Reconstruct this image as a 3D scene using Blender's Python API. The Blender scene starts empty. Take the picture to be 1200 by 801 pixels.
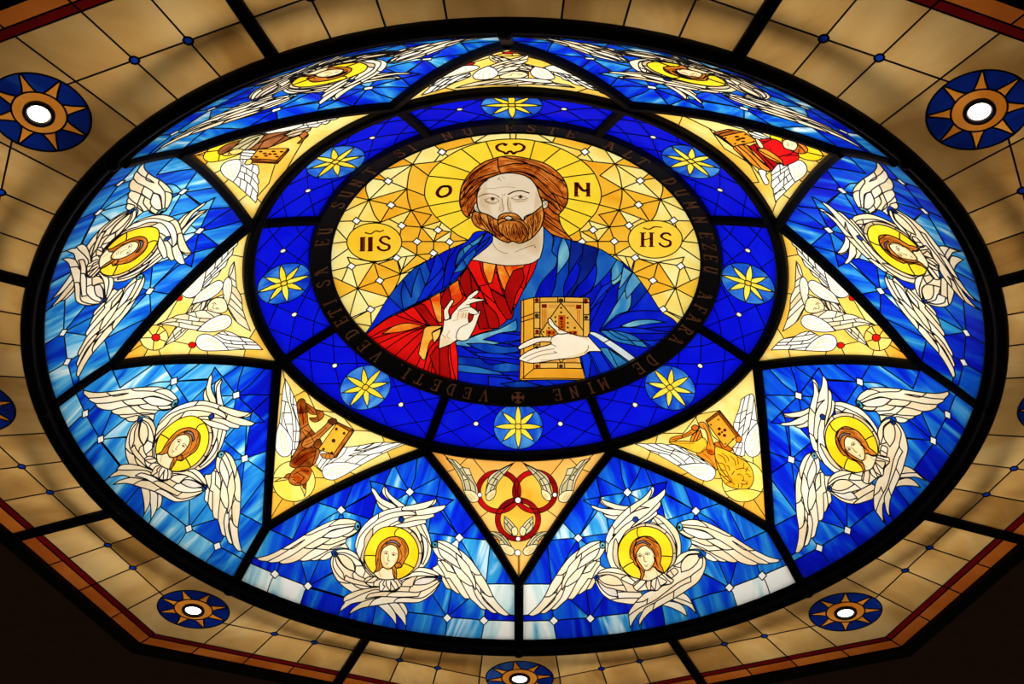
import bpy, bmesh, math, random
import numpy as np
from mathutils import Matrix, Vector
from mathutils.geometry import delaunay_2d_cdt
random.seed(7)
SC = bpy.context.scene
COL = SC.collection

# ---------------------------------------------------------------- camera
FPX, PITCH, ROLL, YAW = 1881.6391, 0.71584, 0.01844, -0.02746
CAM = np.array([0.10445, -4.08978, -3.27982])          # ceiling plane is z = 0, dome axis is x = y = 0
_f = np.array([math.sin(YAW), math.cos(YAW), 0]); _r = np.array([math.cos(YAW), -math.sin(YAW), 0]); _z = np.array([0, 0, 1.])
FWD = math.cos(PITCH)*_f + math.sin(PITCH)*_z
UP0 = -math.sin(PITCH)*_f + math.cos(PITCH)*_z
RIGHT = math.cos(ROLL)*_r + math.sin(ROLL)*UP0
UP = -math.sin(ROLL)*_r + math.cos(ROLL)*UP0
cd = bpy.data.cameras.new('camera'); cam = bpy.data.objects.new('camera', cd); COL.objects.link(cam)
cd.sensor_width = 36; cd.lens = FPX*36/1200; cd.clip_end = 100
M = Matrix.Identity(4)
for i in range(3):
    M[i][0] = RIGHT[i]; M[i][1] = UP[i]; M[i][2] = -FWD[i]; M[i][3] = CAM[i]
cam.matrix_world = M
SC.camera = cam

# ---------------------------------------------------------------- world, lamps, exposure
w = bpy.data.worlds.new('world'); SC.world = w; w.use_nodes = True
w.node_tree.nodes['Background'].inputs[0].default_value = (1.0, .78, .58, 1)
w.node_tree.nodes['Background'].inputs[1].default_value = .035
SC.view_settings.view_transform = 'Standard'; SC.view_settings.look = 'None'
SC.view_settings.gamma = 1; SC.view_settings.exposure = 0; SC.view_settings.use_curve_mapping = False

def lamp(name, kind, loc, energy, color=(1, 1, 1), size=1., rot=(0, 0, 0), label=None):
    l = bpy.data.lights.new(name, kind); o = bpy.data.objects.new(name, l); COL.objects.link(o)
    o.location = loc; o.rotation_euler = rot; l.energy = energy; l.color = color
    if kind == 'AREA': l.shape = 'DISK'; l.size = size
    else: l.shadow_soft_size = size
    if label: o['label'] = label; o['category'] = 'lamp'
    return o
# the photograph shows the glass lit from behind; these are the lamps behind it. Those past the edge of the frame end in _offscreen.
# behind the glass: a broad lamp field over the dome, eight lamps round its skirt, a tube along each side of the octagon
lamp('dome_backlight_offscreen', 'AREA', (0, .1, 3.4), 104, (1, .97, .93), 5.0)
for k in range(16):
    a = math.radians(11.25 + 22.5*k)
    lamp('skirt_backlight_offscreen' if k in (6, 7, 8, 9) else 'skirt_backlight', 'POINT', (1.50*math.sin(a), 1.50*math.cos(a), .56), 3.3, (1, .96, .9), .12)
for k in range(8):
    a = math.radians(22.5 + 45*k)
    t = lamp('tube_backlight_offscreen' if k in (3, 4) else 'tube_backlight', 'AREA', (1.68*math.sin(a), 1.68*math.cos(a), .24), 1.25, (1, .93, .8), 1.0, (0, 0, -a))
    t.data.shape = 'RECTANGLE'; t.data.size = 1.1; t.data.size_y = .05
# ---------------------------------------------------------------- dome geometry
ZA, RS = 0.72731, 1.9399                                # apex height and sphere radius
ZC = ZA - RS
R_RIMI, R_RIMO, R_TIP, R_VAL, R_BO, R_TO, R_TI, R_ROS = 1.5, 1.5695, 1.352, .945, .902, .7227, .6492, 1.777
def s_of(r): return RS*math.asin(r/RS)                  # arc length from the apex for plan radius r
def ray(px):
    X = np.asarray(px, float) - [600, 400.5]
    d = FWD[None]*FPX + X[:, :1]*RIGHT[None] - X[:, 1:]*UP[None]
    return d/np.linalg.norm(d, axis=1)[:, None]
def px_uv(px):                                          # photo pixel -> arc-length polar chart of the dome
    d = ray(px); c = CAM - [0, 0, ZC]
    b = d@c; q = b*b - (c@c - RS*RS)
    t = -b + np.sqrt(np.maximum(q, 0)); P = CAM + t[:, None]*d
    rho = np.hypot(P[:, 0], P[:, 1]) + 1e-12
    s = RS*np.arctan2(rho, P[:, 2]-ZC)
    return np.stack([s*P[:, 0]/rho, s*P[:, 1]/rho], 1)
def px_flat(px, z=0.):
    d = ray(px); t = (z - CAM[2])/d[:, 2]
    return (CAM + t[:, None]*d)[:, :2]
def uv_xyz(uv, off=0.):                                 # off > 0 goes up through the glass
    uv = np.asarray(uv, float); s = np.hypot(uv[:, 0], uv[:, 1]) + 1e-12
    a = s/RS; R = RS + off
    return np.stack([R*np.sin(a)*uv[:, 0]/s, R*np.sin(a)*uv[:, 1]/s, ZC + R*np.cos(a)], 1)
def flat_xyz(uv, off=0.):
    uv = np.asarray(uv, float)
    return np.concatenate([uv, np.full((len(uv), 1), float(off))], 1)
def pol(s, deg):
    a = math.radians(deg); return (s*math.sin(a), s*math.cos(a))   # 0 deg = away from the camera
def rpol(r, deg): return pol(s_of(r), deg)
def rot2(P, deg, mirror=False):
    P = np.array(P, float)
    if mirror: P = P*[-1, 1]
    a = math.radians(deg); c, s = math.cos(a), math.sin(a)   # +deg turns +y towards +x
    return np.stack([P[:, 0]*c + P[:, 1]*s, -P[:, 0]*s + P[:, 1]*c], 1)

# ---------------------------------------------------------------- materials
MATS = {}
def newmat(name):
    m = bpy.data.materials.new(name); m.use_nodes = True; MATS[name] = m
    nt = m.node_tree; nt.nodes.clear(); return m, nt, nt.nodes.new('ShaderNodeOutputMaterial')
def lin(c):
    c = [x/255 for x in c]
    return tuple(x/12.92 if x <= .04045 else ((x+.055)/1.055)**2.4 for x in c) + (1,)
def glass(name, cols, scale=7, streak=(1, 1, 1), rough=.2, gain=1., dist=.6, detail=4, lo=.3, hi=.7, vary=.12):
    """backlit art glass: light from behind scatters through a sheet of cloudy or streaky colour"""
    m, nt, out = newmat(name); N, L = nt.nodes.new, nt.links.new
    tc = N('ShaderNodeTexCoord'); mp = N('ShaderNodeMapping'); mp.inputs['Scale'].default_value = streak
    oi = N('ShaderNodeObjectInfo'); ad = N('ShaderNodeVectorMath'); ad.operation = 'MULTIPLY_ADD'
    L(oi.outputs['Random'], ad.inputs[0]); ad.inputs[1].default_value = (13, 7, 5); L(tc.outputs['Object'], ad.inputs[2])
    L(ad.outputs[0], mp.inputs[0])
    nz = N('ShaderNodeTexNoise'); nz.inputs['Scale'].default_value = scale; nz.inputs['Detail'].default_value = detail
    nz.inputs['Distortion'].default_value = dist; L(mp.outputs[0], nz.inputs['Vector'])
    cr = N('ShaderNodeValToRGB'); el = cr.color_ramp.elements
    while len(el) < len(cols): el.new(.5)
    for i, c in enumerate(cols):
        el[i].position = lo + (hi-lo)*i/max(1, len(cols)-1); l = lin(c); el[i].color = tuple(min(1, x*gain) for x in l[:3])+(1,)
    # each sheet is cut from a slightly different place
    av = N('ShaderNodeMath'); av.operation = 'MULTIPLY_ADD'; L(oi.outputs['Random'], av.inputs[0]); av.inputs[1].default_value = 2*vary
    sb = N('ShaderNodeMath'); sb.operation = 'SUBTRACT'; L(nz.outputs['Fac'], sb.inputs[0]); sb.inputs[1].default_value = vary
    L(sb.outputs[0], av.inputs[2]); L(av.outputs[0], cr.inputs[0])
    tr = N('ShaderNodeBsdfTranslucent'); L(cr.outputs[0], tr.inputs[0])
    df = N('ShaderNodeBsdfDiffuse'); L(cr.outputs[0], df.inputs[0])
    m1 = N('ShaderNodeMixShader'); m1.inputs[0].default_value = .08; L(tr.outputs[0], m1.inputs[1]); L(df.outputs[0], m1.inputs[2])
    gl = N('ShaderNodeBsdfGlossy'); gl.inputs['Roughness'].default_value = rough
    m2 = N('ShaderNodeMixShader'); m2.inputs[0].default_value = .03; L(m1.outputs[0], m2.inputs[1]); L(gl.outputs[0], m2.inputs[2])
    L(m2.outputs[0], out.inputs[0]); return m
def metal(name, col, rough=.45, metallic=0., spec=.5, bump=0, bscale=60, mottled=None):
    m, nt, out = newmat(name); N, L = nt.nodes.new, nt.links.new
    b = N('ShaderNodeBsdfPrincipled'); b.inputs['Base Color'].default_value = lin(col)
    b.inputs['Roughness'].default_value = rough; b.inputs['Metallic'].default_value = metallic
    b.inputs['Specular IOR Level'].default_value = spec
    nz = N('ShaderNodeTexNoise'); nz.inputs['Scale'].default_value = bscale; nz.inputs['Detail'].default_value = 5
    tc = N('ShaderNodeTexCoord'); L(tc.outputs['Object'], nz.inputs['Vector'])
    mx = N('ShaderNodeMixRGB'); mx.inputs[1].default_value = lin(col)
    mx.inputs[2].default_value = lin(mottled or [min(255, c*1.25+3) for c in col]); L(nz.outputs['Fac'], mx.inputs[0]); L(mx.outputs[0], b.inputs['Base Color'])
    if bump:
        bp = N('ShaderNodeBump'); bp.inputs['Strength'].default_value = bump; bp.inputs['Distance'].default_value = .02
        L(nz.outputs['Fac'], bp.inputs['Height']); L(bp.outputs[0], b.inputs['Normal'])
    L(b.outputs[0], out.inputs[0]); return m
def paint(name, col, thin=True):
    """fired glass paint: a film that filters the light coming through the pane"""
    if thin: paint(name+'~', [255*max(0, min(1, (1.055*(lin((c, c, c))[0]**.25)**(1/2.4)-.055))) for c in col], False)
    m, nt, out = newmat(name); t = nt.nodes.new('ShaderNodeBsdfTransparent')
    nz = nt.nodes.new('ShaderNodeTexNoise'); nz.inputs['Scale'].default_value = 90
    mx = nt.nodes.new('ShaderNodeMixRGB'); mx.inputs[1].default_value = lin(col); mx.inputs[2].default_value = lin([min(255, c*1.12) for c in col])
    nt.links.new(nz.outputs['Fac'], mx.inputs[0]); nt.links.new(mx.outputs[0], t.inputs[0]); nt.links.new(t.outputs[0], out.inputs[0]); return m
def emit(name, col, st):
    m, nt, out = newmat(name); e = nt.nodes.new('ShaderNodeEmission'); e.inputs[0].default_value = lin(col); e.inputs[1].default_value = st
    nt.links.new(e.outputs[0], out.inputs[0]); return m
paint('clear', (255, 255, 255)); MATS['clear'].node_tree.nodes['Mix (Legacy)' if 'Mix (Legacy)' in MATS['clear'].node_tree.nodes else 'Mix'].inputs[0].default_value = 0
metal('lead', (14, 10, 8), .55, 0, .3)
metal('iron', (4, 3, 3), .55, 0, .12)
metal('ink_lead', (46, 28, 14), .6, 0, .2)

# ---------------------------------------------------------------- drawing engine: outlines and cut lines -> panes, leads, paint
STEP = .0034
def inside(P, poly):
    P = np.asarray(P, float); x, y = P[:, 0][:, None], P[:, 1][:, None]
    a = poly; b = np.roll(poly, -1, 0)
    ay, by = a[:, 1][None], b[:, 1][None]
    c = (ay > y) != (by > y)
    with np.errstate(divide='ignore', invalid='ignore'):
        xi = a[:, 0][None] + (y-ay)*(b[:, 0]-a[:, 0])[None]/(by-ay)
    return (np.sum(c & (x < xi), 1) % 2) == 1
def resample(p0, p1):
    n = max(1, int(math.ceil(np.linalg.norm(p1-p0)/STEP)))
    return p0 + (p1-p0)*np.linspace(0, 1, n+1)[:-1, None]
def catmull(P, closed=False):
    n = len(P); out = []
    if n < 3 and not closed:
        return np.concatenate([resample(P[0], P[-1]), P[-1:]])
    g = (lambda i: P[i % n]) if closed else (lambda i: P[min(max(i, 0), n-1)])
    for i in range(n if closed else n-1):
        a, b, c, d = g(i-1), g(i), g(i+1), g(i+2)
        m = max(2, int(math.ceil(np.linalg.norm(c-b)/STEP)))
        t = np.linspace(0, 1, m+1)[:-1, None]
        out.append(.5*((2*b)+(c-a)*t+(2*a-5*b+4*c-d)*t**2+(3*b-3*c+d-a)*t**3))
    if not closed: out.append(P[-1:])
    return np.concatenate(out)
def spline(P, cor, closed):
    P = np.asarray(P, float)
    if closed:
        k = [i for i, c in enumerate(cor) if c]
        if not k: return catmull(P, True)
        i0 = k[0]; P = np.roll(P, -i0, 0); cor = cor[i0:] + cor[:i0]
        P = np.concatenate([P, P[:1]]); cor = cor + [True]
    else:
        cor = [True] + cor[1:-1] + [True]
    k = [i for i, c in enumerate(cor) if c]; out = []
    for a, b in zip(k[:-1], k[1:]):
        q = catmull(P[a:b+1]); out.append(q[:-1])
    if not closed: out.append(P[-1:])
    return np.concatenate(out)
def rdp(P, tol=.0005):
    P = np.asarray(P); n = len(P)
    if n < 3: return P
    keep = np.zeros(n, bool); keep[[0, -1]] = True; st = [(0, n-1)]
    while st:
        a, b = st.pop()
        if b-a < 2: continue
        d = P[b]-P[a]; L = np.hypot(*d); q = P[a+1:b]-P[a]
        e = np.abs(q[:, 0]*d[1]-q[:, 1]*d[0])/L if L > 1e-9 else np.hypot(q[:, 0], q[:, 1])
        i = int(np.argmax(e))
        if e[i] > tol or (b-a)*STEP > .035: 
            i = i if e[i] > tol else (b-a)//2 - 1
            keep[a+1+i] = True; st += [(a, a+1+i), (a+1+i, b)]
    return P[keep]

def inset(P, d=.005):
    """draw a panel's outline in, so that each panel ends inside the iron that holds it and clear of its neighbour"""
    P = np.asarray(P, float); n = len(P); x, y = P[:, 0], P[:, 1]
    sg = 1 if np.sum(x*np.roll(y, -1)-np.roll(x, -1)*y) > 0 else -1
    out = []
    for i in range(n):
        a, b, c = P[i-1], P[i], P[(i+1) % n]; u = (b-a)/np.hypot(*(b-a)); v = (c-b)/np.hypot(*(c-b))
        nu, nv = sg*np.array([-u[1], u[0]]), sg*np.array([-v[1], v[0]])
        m = nu+nv; out.append(b+m*d/max(.12, 1+nu@nv))
    return np.array(out)
class Fig:
    """a cartoon for one glass panel; shapes are laid back to front, cuts belong to the shape laid last"""
    def __init__(s, bound, mat, name, conv=px_uv, w=.0046, reach=.035):
        s.reach = reach; s.conv = conv; s.T = (0, 0, 1); s.turn = None; s.w = w
        s.items = [dict(mat=mat, name=name, poly=np.asarray(bound, float), line=None, cuts=[], ink=[], wash=[], w=w)]
    def crop(s, x0, y0, k): s.T = (x0, y0, k); return s
    def _c(s, q):
        q = np.asarray(q, float)/s.T[2] + [s.T[0], s.T[1]]
        q = s.conv(q)
        return rot2(q, s.turn) if s.turn else q
    def parse(s, t):
        t = t.split(); X = [float(v) for v in t[0::2]]; Y = []; cor = []
        for v in t[1::2]:
            cor.append(v.endswith('c')); Y.append(float(v.rstrip('c')))
        return s._c(np.stack([X, Y], 1)), cor
    def sh(s, mat, name, t, w=None, st=False):
        P, cor = s.parse(t)
        if st: cor = [True]*len(P)
        return s.poly(mat, name, spline(P, cor, True), w)
    def poly(s, mat, name, Q, w=None):
        Q = np.asarray(Q, float)
        s.items.append(dict(mat=mat, name=name, poly=rdp(np.concatenate([Q, Q[:1]]), .0004)[:-1], line=np.concatenate([Q, Q[:1]]), cuts=[], ink=[], wash=[], w=w or s.w))
        return s
    def el(s, mat, name, cx, cy, rx, ry=None, rot=0, w=None, n=28):
        return s.poly(mat, name, catmull(s._el(cx, cy, rx, ry, rot, n), True), w)
    def _el(s, cx, cy, rx, ry=None, rot=0, n=28):
        ry = ry or rx; t = np.linspace(0, 2*math.pi, n, endpoint=False); c, q = math.cos(math.radians(rot)), math.sin(math.radians(rot))
        a, b = rx*np.cos(t), ry*np.sin(t)
        return s._c(np.stack([cx+a*c-b*q, cy+a*q+b*c], 1))
    def dia(s, mat, name, pts):
        for (x, y, r) in pts: s.sh(mat, name, f"{x-r} {y} {x} {y-r} {x+r} {y} {x} {y+r}", st=True)
        return s
    def ct(s, t, w=None, on=-1, st=False, mir=False):
        for q in t.split(';'):
            if q.strip():
                P, cor = s.parse(q); Q = spline(P, [True]*len(P) if st else cor, False); s.ln(Q, w, on)
                if mir: s.ln(Q*[-1, 1], w, on)
        return s
    def recolor(s, mat, t, mir=False, name=None):
        """give the panes under these points another sheet of glass (after solve)"""
        P = s.parse(t)[0]
        if mir: P = np.concatenate([P, P*[-1, 1]])
        for p in P:
            for n, (m, nm, fs, k, c) in enumerate(s.regs):
                if (nm != name if name else k): continue
                if any(inside(p[None], s.vs[list(f)])[0] for f in fs if np.abs(s.vs[f[0]]-p).max() < .3):
                    s.regs[n] = (mat, nm, fs, k, c); break
        return s
    def ln(s, Q, w=None, on=-1):
        Q = np.asarray(Q, float); Q = np.concatenate([resample(Q[i], Q[i+1]) for i in range(len(Q)-1)] + [Q[-1:]])
        s.items[on]['cuts'].append((Q, w or s.items[on]['w'])); return s
    def ink(s, t, w=.0025, mat='ink', on=-1, closed=False, g=''):
        for q in t.split(';'):
            if q.strip():
                P, cor = s.parse(q); s.items[on]['ink'].append((spline(P, cor, closed), w, mat, g))
        return s
    def strands(s, t, n=3, w=.0024, mat='strand', on=-1, lo=.04, hi=.96):
        """hair lines drawn between neighbouring guide curves"""
        C_ = []
        for q in t.split(';'):
            P, cor = s.parse(q); Z = catmull(P); L_ = np.concatenate([[0], np.cumsum(np.hypot(*np.diff(Z, axis=0).T))]); u = np.linspace(0, L_[-1], 24)
            C_.append(np.stack([np.interp(u, L_, Z[:, 0]), np.interp(u, L_, Z[:, 1])], 1))
        rr = random.Random(3)
        for a, b in zip(C_[:-1], C_[1:]):
            for i in range(n):
                f = (i+.5+rr.uniform(-.2, .2))/n; i0, i1 = int(24*rr.uniform(lo, lo+.25)), int(24*rr.uniform(hi-.3, hi))
                s.items[on]['ink'].append(((a+(b-a)*f)[i0:i1], w*rr.uniform(.7, 1.3), mat, ''))
        return s
    def wash(s, t, mat='shade', on=-1):
        for q in t.split(';'):
            if q.strip():
                P, cor = s.parse(q); s.items[on]['wash'].append((rdp(spline(P, cor, True), .0006), mat, not any(cor)))
        return s
    def dot(s, mat, on, *els):
        for e in els: s.items[on]['wash'].append((s._el(*e, n=10), mat, False))
        return s
    # ---- turn the cartoon into regions
    def solve(s, amin=3.2e-5):
        it = s.items; bb = [(i['poly'].min(0), i['poly'].max(0)) for i in it]
        def visible(Q, k, own):
            m = inside(Q, it[0]['poly'])
            if own and k: m &= inside(Q, it[k]['poly'])
            lo, hi = Q.min(0), Q.max(0)
            for j in range(k+1, len(it)):
                if (bb[j][0] > hi).any() or (bb[j][1] < lo).any(): continue
                m &= ~inside(Q, it[j]['poly'])
            return m
        V, E, W = [], [], []
        def add(Q, w):
            Q = rdp(Q); b = len(V); V.extend(map(tuple, Q))
            for i in range(len(Q)-1): E.append((b+i, b+i+1)); W.append(w)
        def split_runs(Q, m, ends=False):
            n = len(Q); i = 0; out = []
            while i < n:
                if m[i]:
                    j = i
                    while j+1 < n and m[j+1]: j += 1
                    a, b = max(0, i-2), min(n-1, j+2)
                    if b > a: out.append((Q[a:b+1], a, b) if ends else Q[a:b+1])
                    i = j+1
                else: i += 1
            return out
        B = it[0]['poly']; BL = np.concatenate([B, B[:1]])
        add(np.concatenate([resample(BL[i], BL[i+1]) for i in range(len(B))] + [BL[-1:]]), 0)
        R = []                                             # [points, width, item, open start, open end]
        for k, i in enumerate(it):
            if i['line'] is not None:
                for Q in split_runs(i['line'], visible(i['line'], k, False)): R.append([Q, i['w'], k, False, False])
            for Q, w in i['cuts']:
                if len(Q) < 2: continue
                m = visible(Q, k, True)
                for q0, (Z, ia, ib) in enumerate(split_runs(Q, m, True)): R.append([Z, w, k, ia == 0 , ib == len(Q)-1])
        for _ in range(2):                                 # let every free end run on to the next line
            SA = np.concatenate([BL[:-1]]+[r[0][:-1] for r in R]); SB = np.concatenate([BL[1:]]+[r[0][1:] for r in R])
            own = np.concatenate([np.full(len(BL)-1, -1)]+[np.full(len(r[0])-1, n) for n, r in enumerate(R)])
            for n, r in enumerate(R):
                for e, fl in ((0, r[3]), (1, r[4])):
                    if not fl: continue
                    Q = r[0] if e else r[0][::-1]
                    if len(Q) < 2: continue
                    L = 0; j = len(Q)-1
                    while j > 0 and L < .0075: j -= 1; L += np.hypot(*(Q[j+1]-Q[j]))
                    o = Q[j]; d = Q[-1]-o; L = np.hypot(*d)
                    if L < 1e-6: continue
                    d = d/L; reach = L + (.12 if r[2] == 0 else s.reach)
                    f = own != n; a, b = SA[f], SB[f]; g = b-a; q = a-o
                    den = d[0]*g[:, 1]-d[1]*g[:, 0]
                    with np.errstate(divide='ignore', invalid='ignore'):
                        t = (q[:, 0]*g[:, 1]-q[:, 1]*g[:, 0])/den; u = (q[:, 0]*d[1]-q[:, 1]*d[0])/den
                    ok = (t > .002) & (t < reach) & (u >= -.02) & (u <= 1.02) & np.isfinite(t)
                    if not ok.any(): continue
                    t = t[ok].min(); Q = np.concatenate([Q[:j+1], [o+d*(t+.0008)]])
                    r[0] = Q if e else Q[::-1]
        for r in R: add(r[0], r[1])
        vs, es, fs, ov, oe, of = delaunay_2d_cdt([Vector(v) for v in V], E, [], 0, 3e-5, True)
        vs = np.array([tuple(v) for v in vs]); fs = [tuple(f) for f in fs]
        wid = {}
        for e, o in zip(es, oe):
            if o: wid[tuple(sorted(e))] = max(W[q] for q in o if q < len(W))
        ef = {}
        for fi, f in enumerate(fs):
            for a, b in zip(f, f[1:]+f[:1]): ef.setdefault((min(a, b), max(a, b)), []).append(fi)
        cen = np.array([vs[list(f)].mean(0) for f in fs])
        A = np.array([.5*abs(np.cross(vs[f[1]]-vs[f[0]], vs[f[2]]-vs[f[0]])) for f in fs])
        ins = inside(cen, B); lab = np.full(len(fs), -1); nreg = 0
        nb = [[] for _ in fs]
        for e, q in ef.items():
            if len(q) == 2 and e not in wid: nb[q[0]].append(q[1]); nb[q[1]].append(q[0])
        for i in range(len(fs)):
            if lab[i] >= 0 or not ins[i]: continue
            st = [i]; lab[i] = nreg
            while st:
                q = st.pop()
                for r in nb[q]:
                    if lab[r] < 0 and ins[r]: lab[r] = nreg; st.append(r)
            nreg += 1
        area = np.bincount(lab[lab >= 0], A[lab >= 0], nreg)
        big = [max((i for i in np.where(lab == r)[0]), key=lambda i: A[i]) for r in range(nreg)]
        item = []
        for r in range(nreg):
            c = cen[big[r]][None]; k = len(it)-1
            while k > 0 and not inside(c, it[k]['poly'])[0]: k -= 1
            item.append(k)
        share = {}; per = np.zeros(nreg)
        for e, q in ef.items():
            if len(q) == 2:
                a, b = lab[q[0]], lab[q[1]]
                if a != b:
                    L = np.hypot(*(vs[e[0]]-vs[e[1]]))
                    for x, y in ((a, b), (b, a)):
                        if x >= 0:
                            per[x] += L
                            if y >= 0: share.setdefault(x, {}); share[x][y] = share[x].get(y, 0)+L
        to = list(range(nreg))
        def root(r):
            while to[r] != r: r = to[r]
            return r
        for r in sorted(range(nreg), key=lambda r: area[r]):
            if area[r] < amin or 2*area[r]/(per[r]+1e-9) < .0011:
                best = [(L*(3 if item[root(n)] == item[r] else 1), n) for n, L in share.get(r, {}).items() if root(n) != r]
                if best:
                    n = root(max(best)[1]); to[r] = n; area[n] += area[r]
        reg = {}
        for i, l in enumerate(lab):
            if l >= 0: reg.setdefault(root(l), []).append(fs[i])
        leads = []
        for e, wd in wid.items():
            q = ef.get(e, [])
            if len(q) == 2 and lab[q[0]] >= 0 and lab[q[1]] >= 0 and root(lab[q[0]]) != root(lab[q[1]]) and wd > 0: leads.append((e[0], e[1], wd))
        s.vs, s.leads = vs, leads
        s.regs = [(it[item[r]]['mat'], it[item[r]]['name'], f, item[r], cen[big[r]]) for r, f in reg.items()]
        for i in it:
            i['ink'] = [(rdp(q[0]),) + q[1:] for q in i['ink']]
        return s

def mesh(name, V, F, mats, mi=None, smooth=False):
    me = bpy.data.meshes.new(name); me.from_pydata([tuple(v) for v in V], [], F)
    for m in mats: me.materials.append(MATS[m])
    if mi is not None: me.polygons.foreach_set('material_index', mi)
    if smooth: me.polygons.foreach_set('use_smooth', [True]*len(me.polygons))
    me.update(); return me
def obj(name, me, parent=None):
    o = bpy.data.objects.new(name, me); COL.objects.link(o); o.parent = parent; return o
def empty(name, loc=(0, 0, 0), rz=0, label=None, cat=None, group=None, kind=None):
    o = bpy.data.objects.new(name, None); COL.objects.link(o); o.location = loc; o.rotation_euler = (0, 0, rz)
    o.empty_display_size = .1; tag(o, label, cat, group, kind); return o
def tag(o, label=None, cat=None, group=None, kind=None):
    if label: o['label'] = label
    if cat: o['category'] = cat
    if group: o['group'] = group
    if kind: o['kind'] = kind
    return o
def copy_tree(o, parent=None):
    c = o.copy(); COL.objects.link(c); c.parent = parent
    for ch in list(o.children): copy_tree(ch, c)
    return c
def strip(Q, w, h, V, F, xyz, top=0., closed=False):
    """lead or paint line along a polyline in the chart; h = 0 gives a flat film"""
    Q = np.asarray(Q)
    for a, b in zip(Q[:-1], Q[1:]):
        d = b-a; L = np.hypot(*d)
        if L < 1e-7: continue
        d = d/L; n = np.array([-d[1], d[0]])*w/2; e = d*w*.3 if h else d*w*.12
        a, b = a-e, b+e; i = len(V)
        if h == 0:
            V.extend(xyz(np.array([a-n, a+n, b+n, b-n]), top)); F.append((i, i+1, i+2, i+3))
        else:
            V.extend(xyz(np.array([a-n, a+n, b+n, b-n]), top)); V.extend(xyz(np.array([a-n*.55, a+n*.55, b+n*.55, b-n*.55]), top-h))
            F += [(i+4, i+5, i+6, i+7), (i, i+4, i+7, i+3), (i+1, i+2, i+6, i+5), (i, i+1, i+5, i+4), (i+3, i+7, i+6, i+2)]
def build(fig, root, xyz=uv_xyz, mirror=False, origin=(0, 0, 0), lead='lead', thick=.004, leadname='lead_came'):
    """panes (parts), their paint (sub-parts) and the lead of one solved cartoon, under root"""
    vs = fig.vs*([-1, 1] if mirror else [1, 1]); org = np.array(origin)
    lo, hi = xyz(vs, 0)-org, xyz(vs, thick)-org
    byitem = {}
    for mat, name, fs, k, c in fig.regs:
        if mirror: fs = [f[::-1] for f in fs]
        idx = {}; F = []; ed = {}
        for f in fs:
            g = tuple(idx.setdefault(v, len(idx)) for v in f); F.append(g)
            for a, b in zip(g, g[1:]+g[:1]): ed[(a, b)] = 1
        n = len(idx); K = list(idx)
        FF = [f[::-1] for f in F]; nl = len(FF)
        FF += [tuple(v+n for v in f) for f in F]
        FF += [(a, b, b+n, a+n) for (a, b) in ed if (b, a) not in ed]
        me = mesh(name, np.concatenate([lo[K], hi[K]]), FF, [mat, 'clear'], [0]*nl+[1]*(len(FF)-nl))
        o = obj(name, me, root); byitem.setdefault(k, []).append((c*([-1, 1] if mirror else [1, 1]), o))
    V, F = [], []
    for a, b, wd in fig.leads: strip([vs[a], vs[b]], wd, .0022, V, F, xyz, .0)
    if V: obj(leadname, mesh(leadname, np.array(V)-org, F, [lead]), root)
    lay = 0
    for k, i in enumerate(fig.items):
        if k not in byitem: continue
        acc = {}
        for Q0, m, soft in i['wash']:
            Q0 = Q0*([-1, 1] if mirror else [1, 1]); cen_ = Q0.mean(0)
            o = min(byitem[k], key=lambda t: np.hypot(*(t[0]-cen_)))[1]
            for f in ((1., .84, .68, .5) if soft else (1.,)):          # a soft wash is laid in thinner and thinner films
                Q = cen_+(Q0-cen_)*f; lay = (lay+1) % 16
                v2, _, f2, *_x = delaunay_2d_cdt([Vector(q) for q in Q], [(a, (a+1) % len(Q)) for a in range(len(Q))], [], 1, 1e-6, False)
                V, F = acc.setdefault((o.name, m+'~' if soft else m, ''), ([], [])); b = len(V)
                V.extend(xyz(np.array([tuple(v) for v in v2]), -.0012-.0001*lay)); F += [tuple(x+b for x in g) for g in f2]
        for Q, wd, m, g in i['ink']:
            Q = Q*([-1, 1] if mirror else [1, 1])
            o = min(byitem[k], key=lambda t: np.hypot(*(t[0]-Q[len(Q)//2])))[1]
            V, F = acc.setdefault((o.name, m, g), ([], [])); strip(Q, wd, 0, V, F, xyz, -.003)
        for (on, m, g), (V, F) in acc.items():
            nm = 'painted_letter' if g else 'painted_detail'; o = obj(nm, mesh(nm, np.array(V)-org, F, [m]), bpy.data.objects[on])
            if not g: o['kind'] = 'stuff'                              # brush strokes too fine to pick apart
    return root

# ---------------------------------------------------------------- glass colours
glass('sky_pale', [(6, 40, 185), (12, 85, 210), (40, 145, 222), (120, 200, 238), (238, 250, 252)], 12, (1, .2, .2), lo=.28, hi=.74, vary=.10, dist=1.)
glass('sky_mid', [(5, 16, 185), (7, 42, 210), (15, 92, 208), (50, 155, 215), (215, 242, 250)], 12, (1, .2, .2), lo=.30, hi=.76, vary=.12, dist=1.)
glass('sky_deep', [(5, 16, 185), (6, 40, 215), (14, 90, 215), (50, 150, 225), (170, 220, 245)], 12, (1, .2, .2), lo=.34, hi=.82, vary=.10, dist=1.)
glass('sky_white', [(40, 150, 205), (190, 225, 230), (250, 250, 245)], 10, (1, .2, .2), lo=.25, hi=.55, vary=.08, dist=1.)
glass('feather', [(240, 214, 172), (250, 233, 202), (254, 245, 228)], 14, vary=.2, lo=.2, hi=.8)
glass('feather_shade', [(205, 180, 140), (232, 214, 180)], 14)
glass('feather_cool', [(226, 214, 202), (242, 234, 224)], 14)
glass('white', [(250, 248, 242), (255, 255, 255)], 10)
glass('halo', [(255, 205, 25), (255, 228, 50)], 10)
glass('skin', [(255, 224, 170), (255, 236, 195)], 12)
glass('skin_peach', [(255, 222, 180), (255, 236, 205)], 14)
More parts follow.
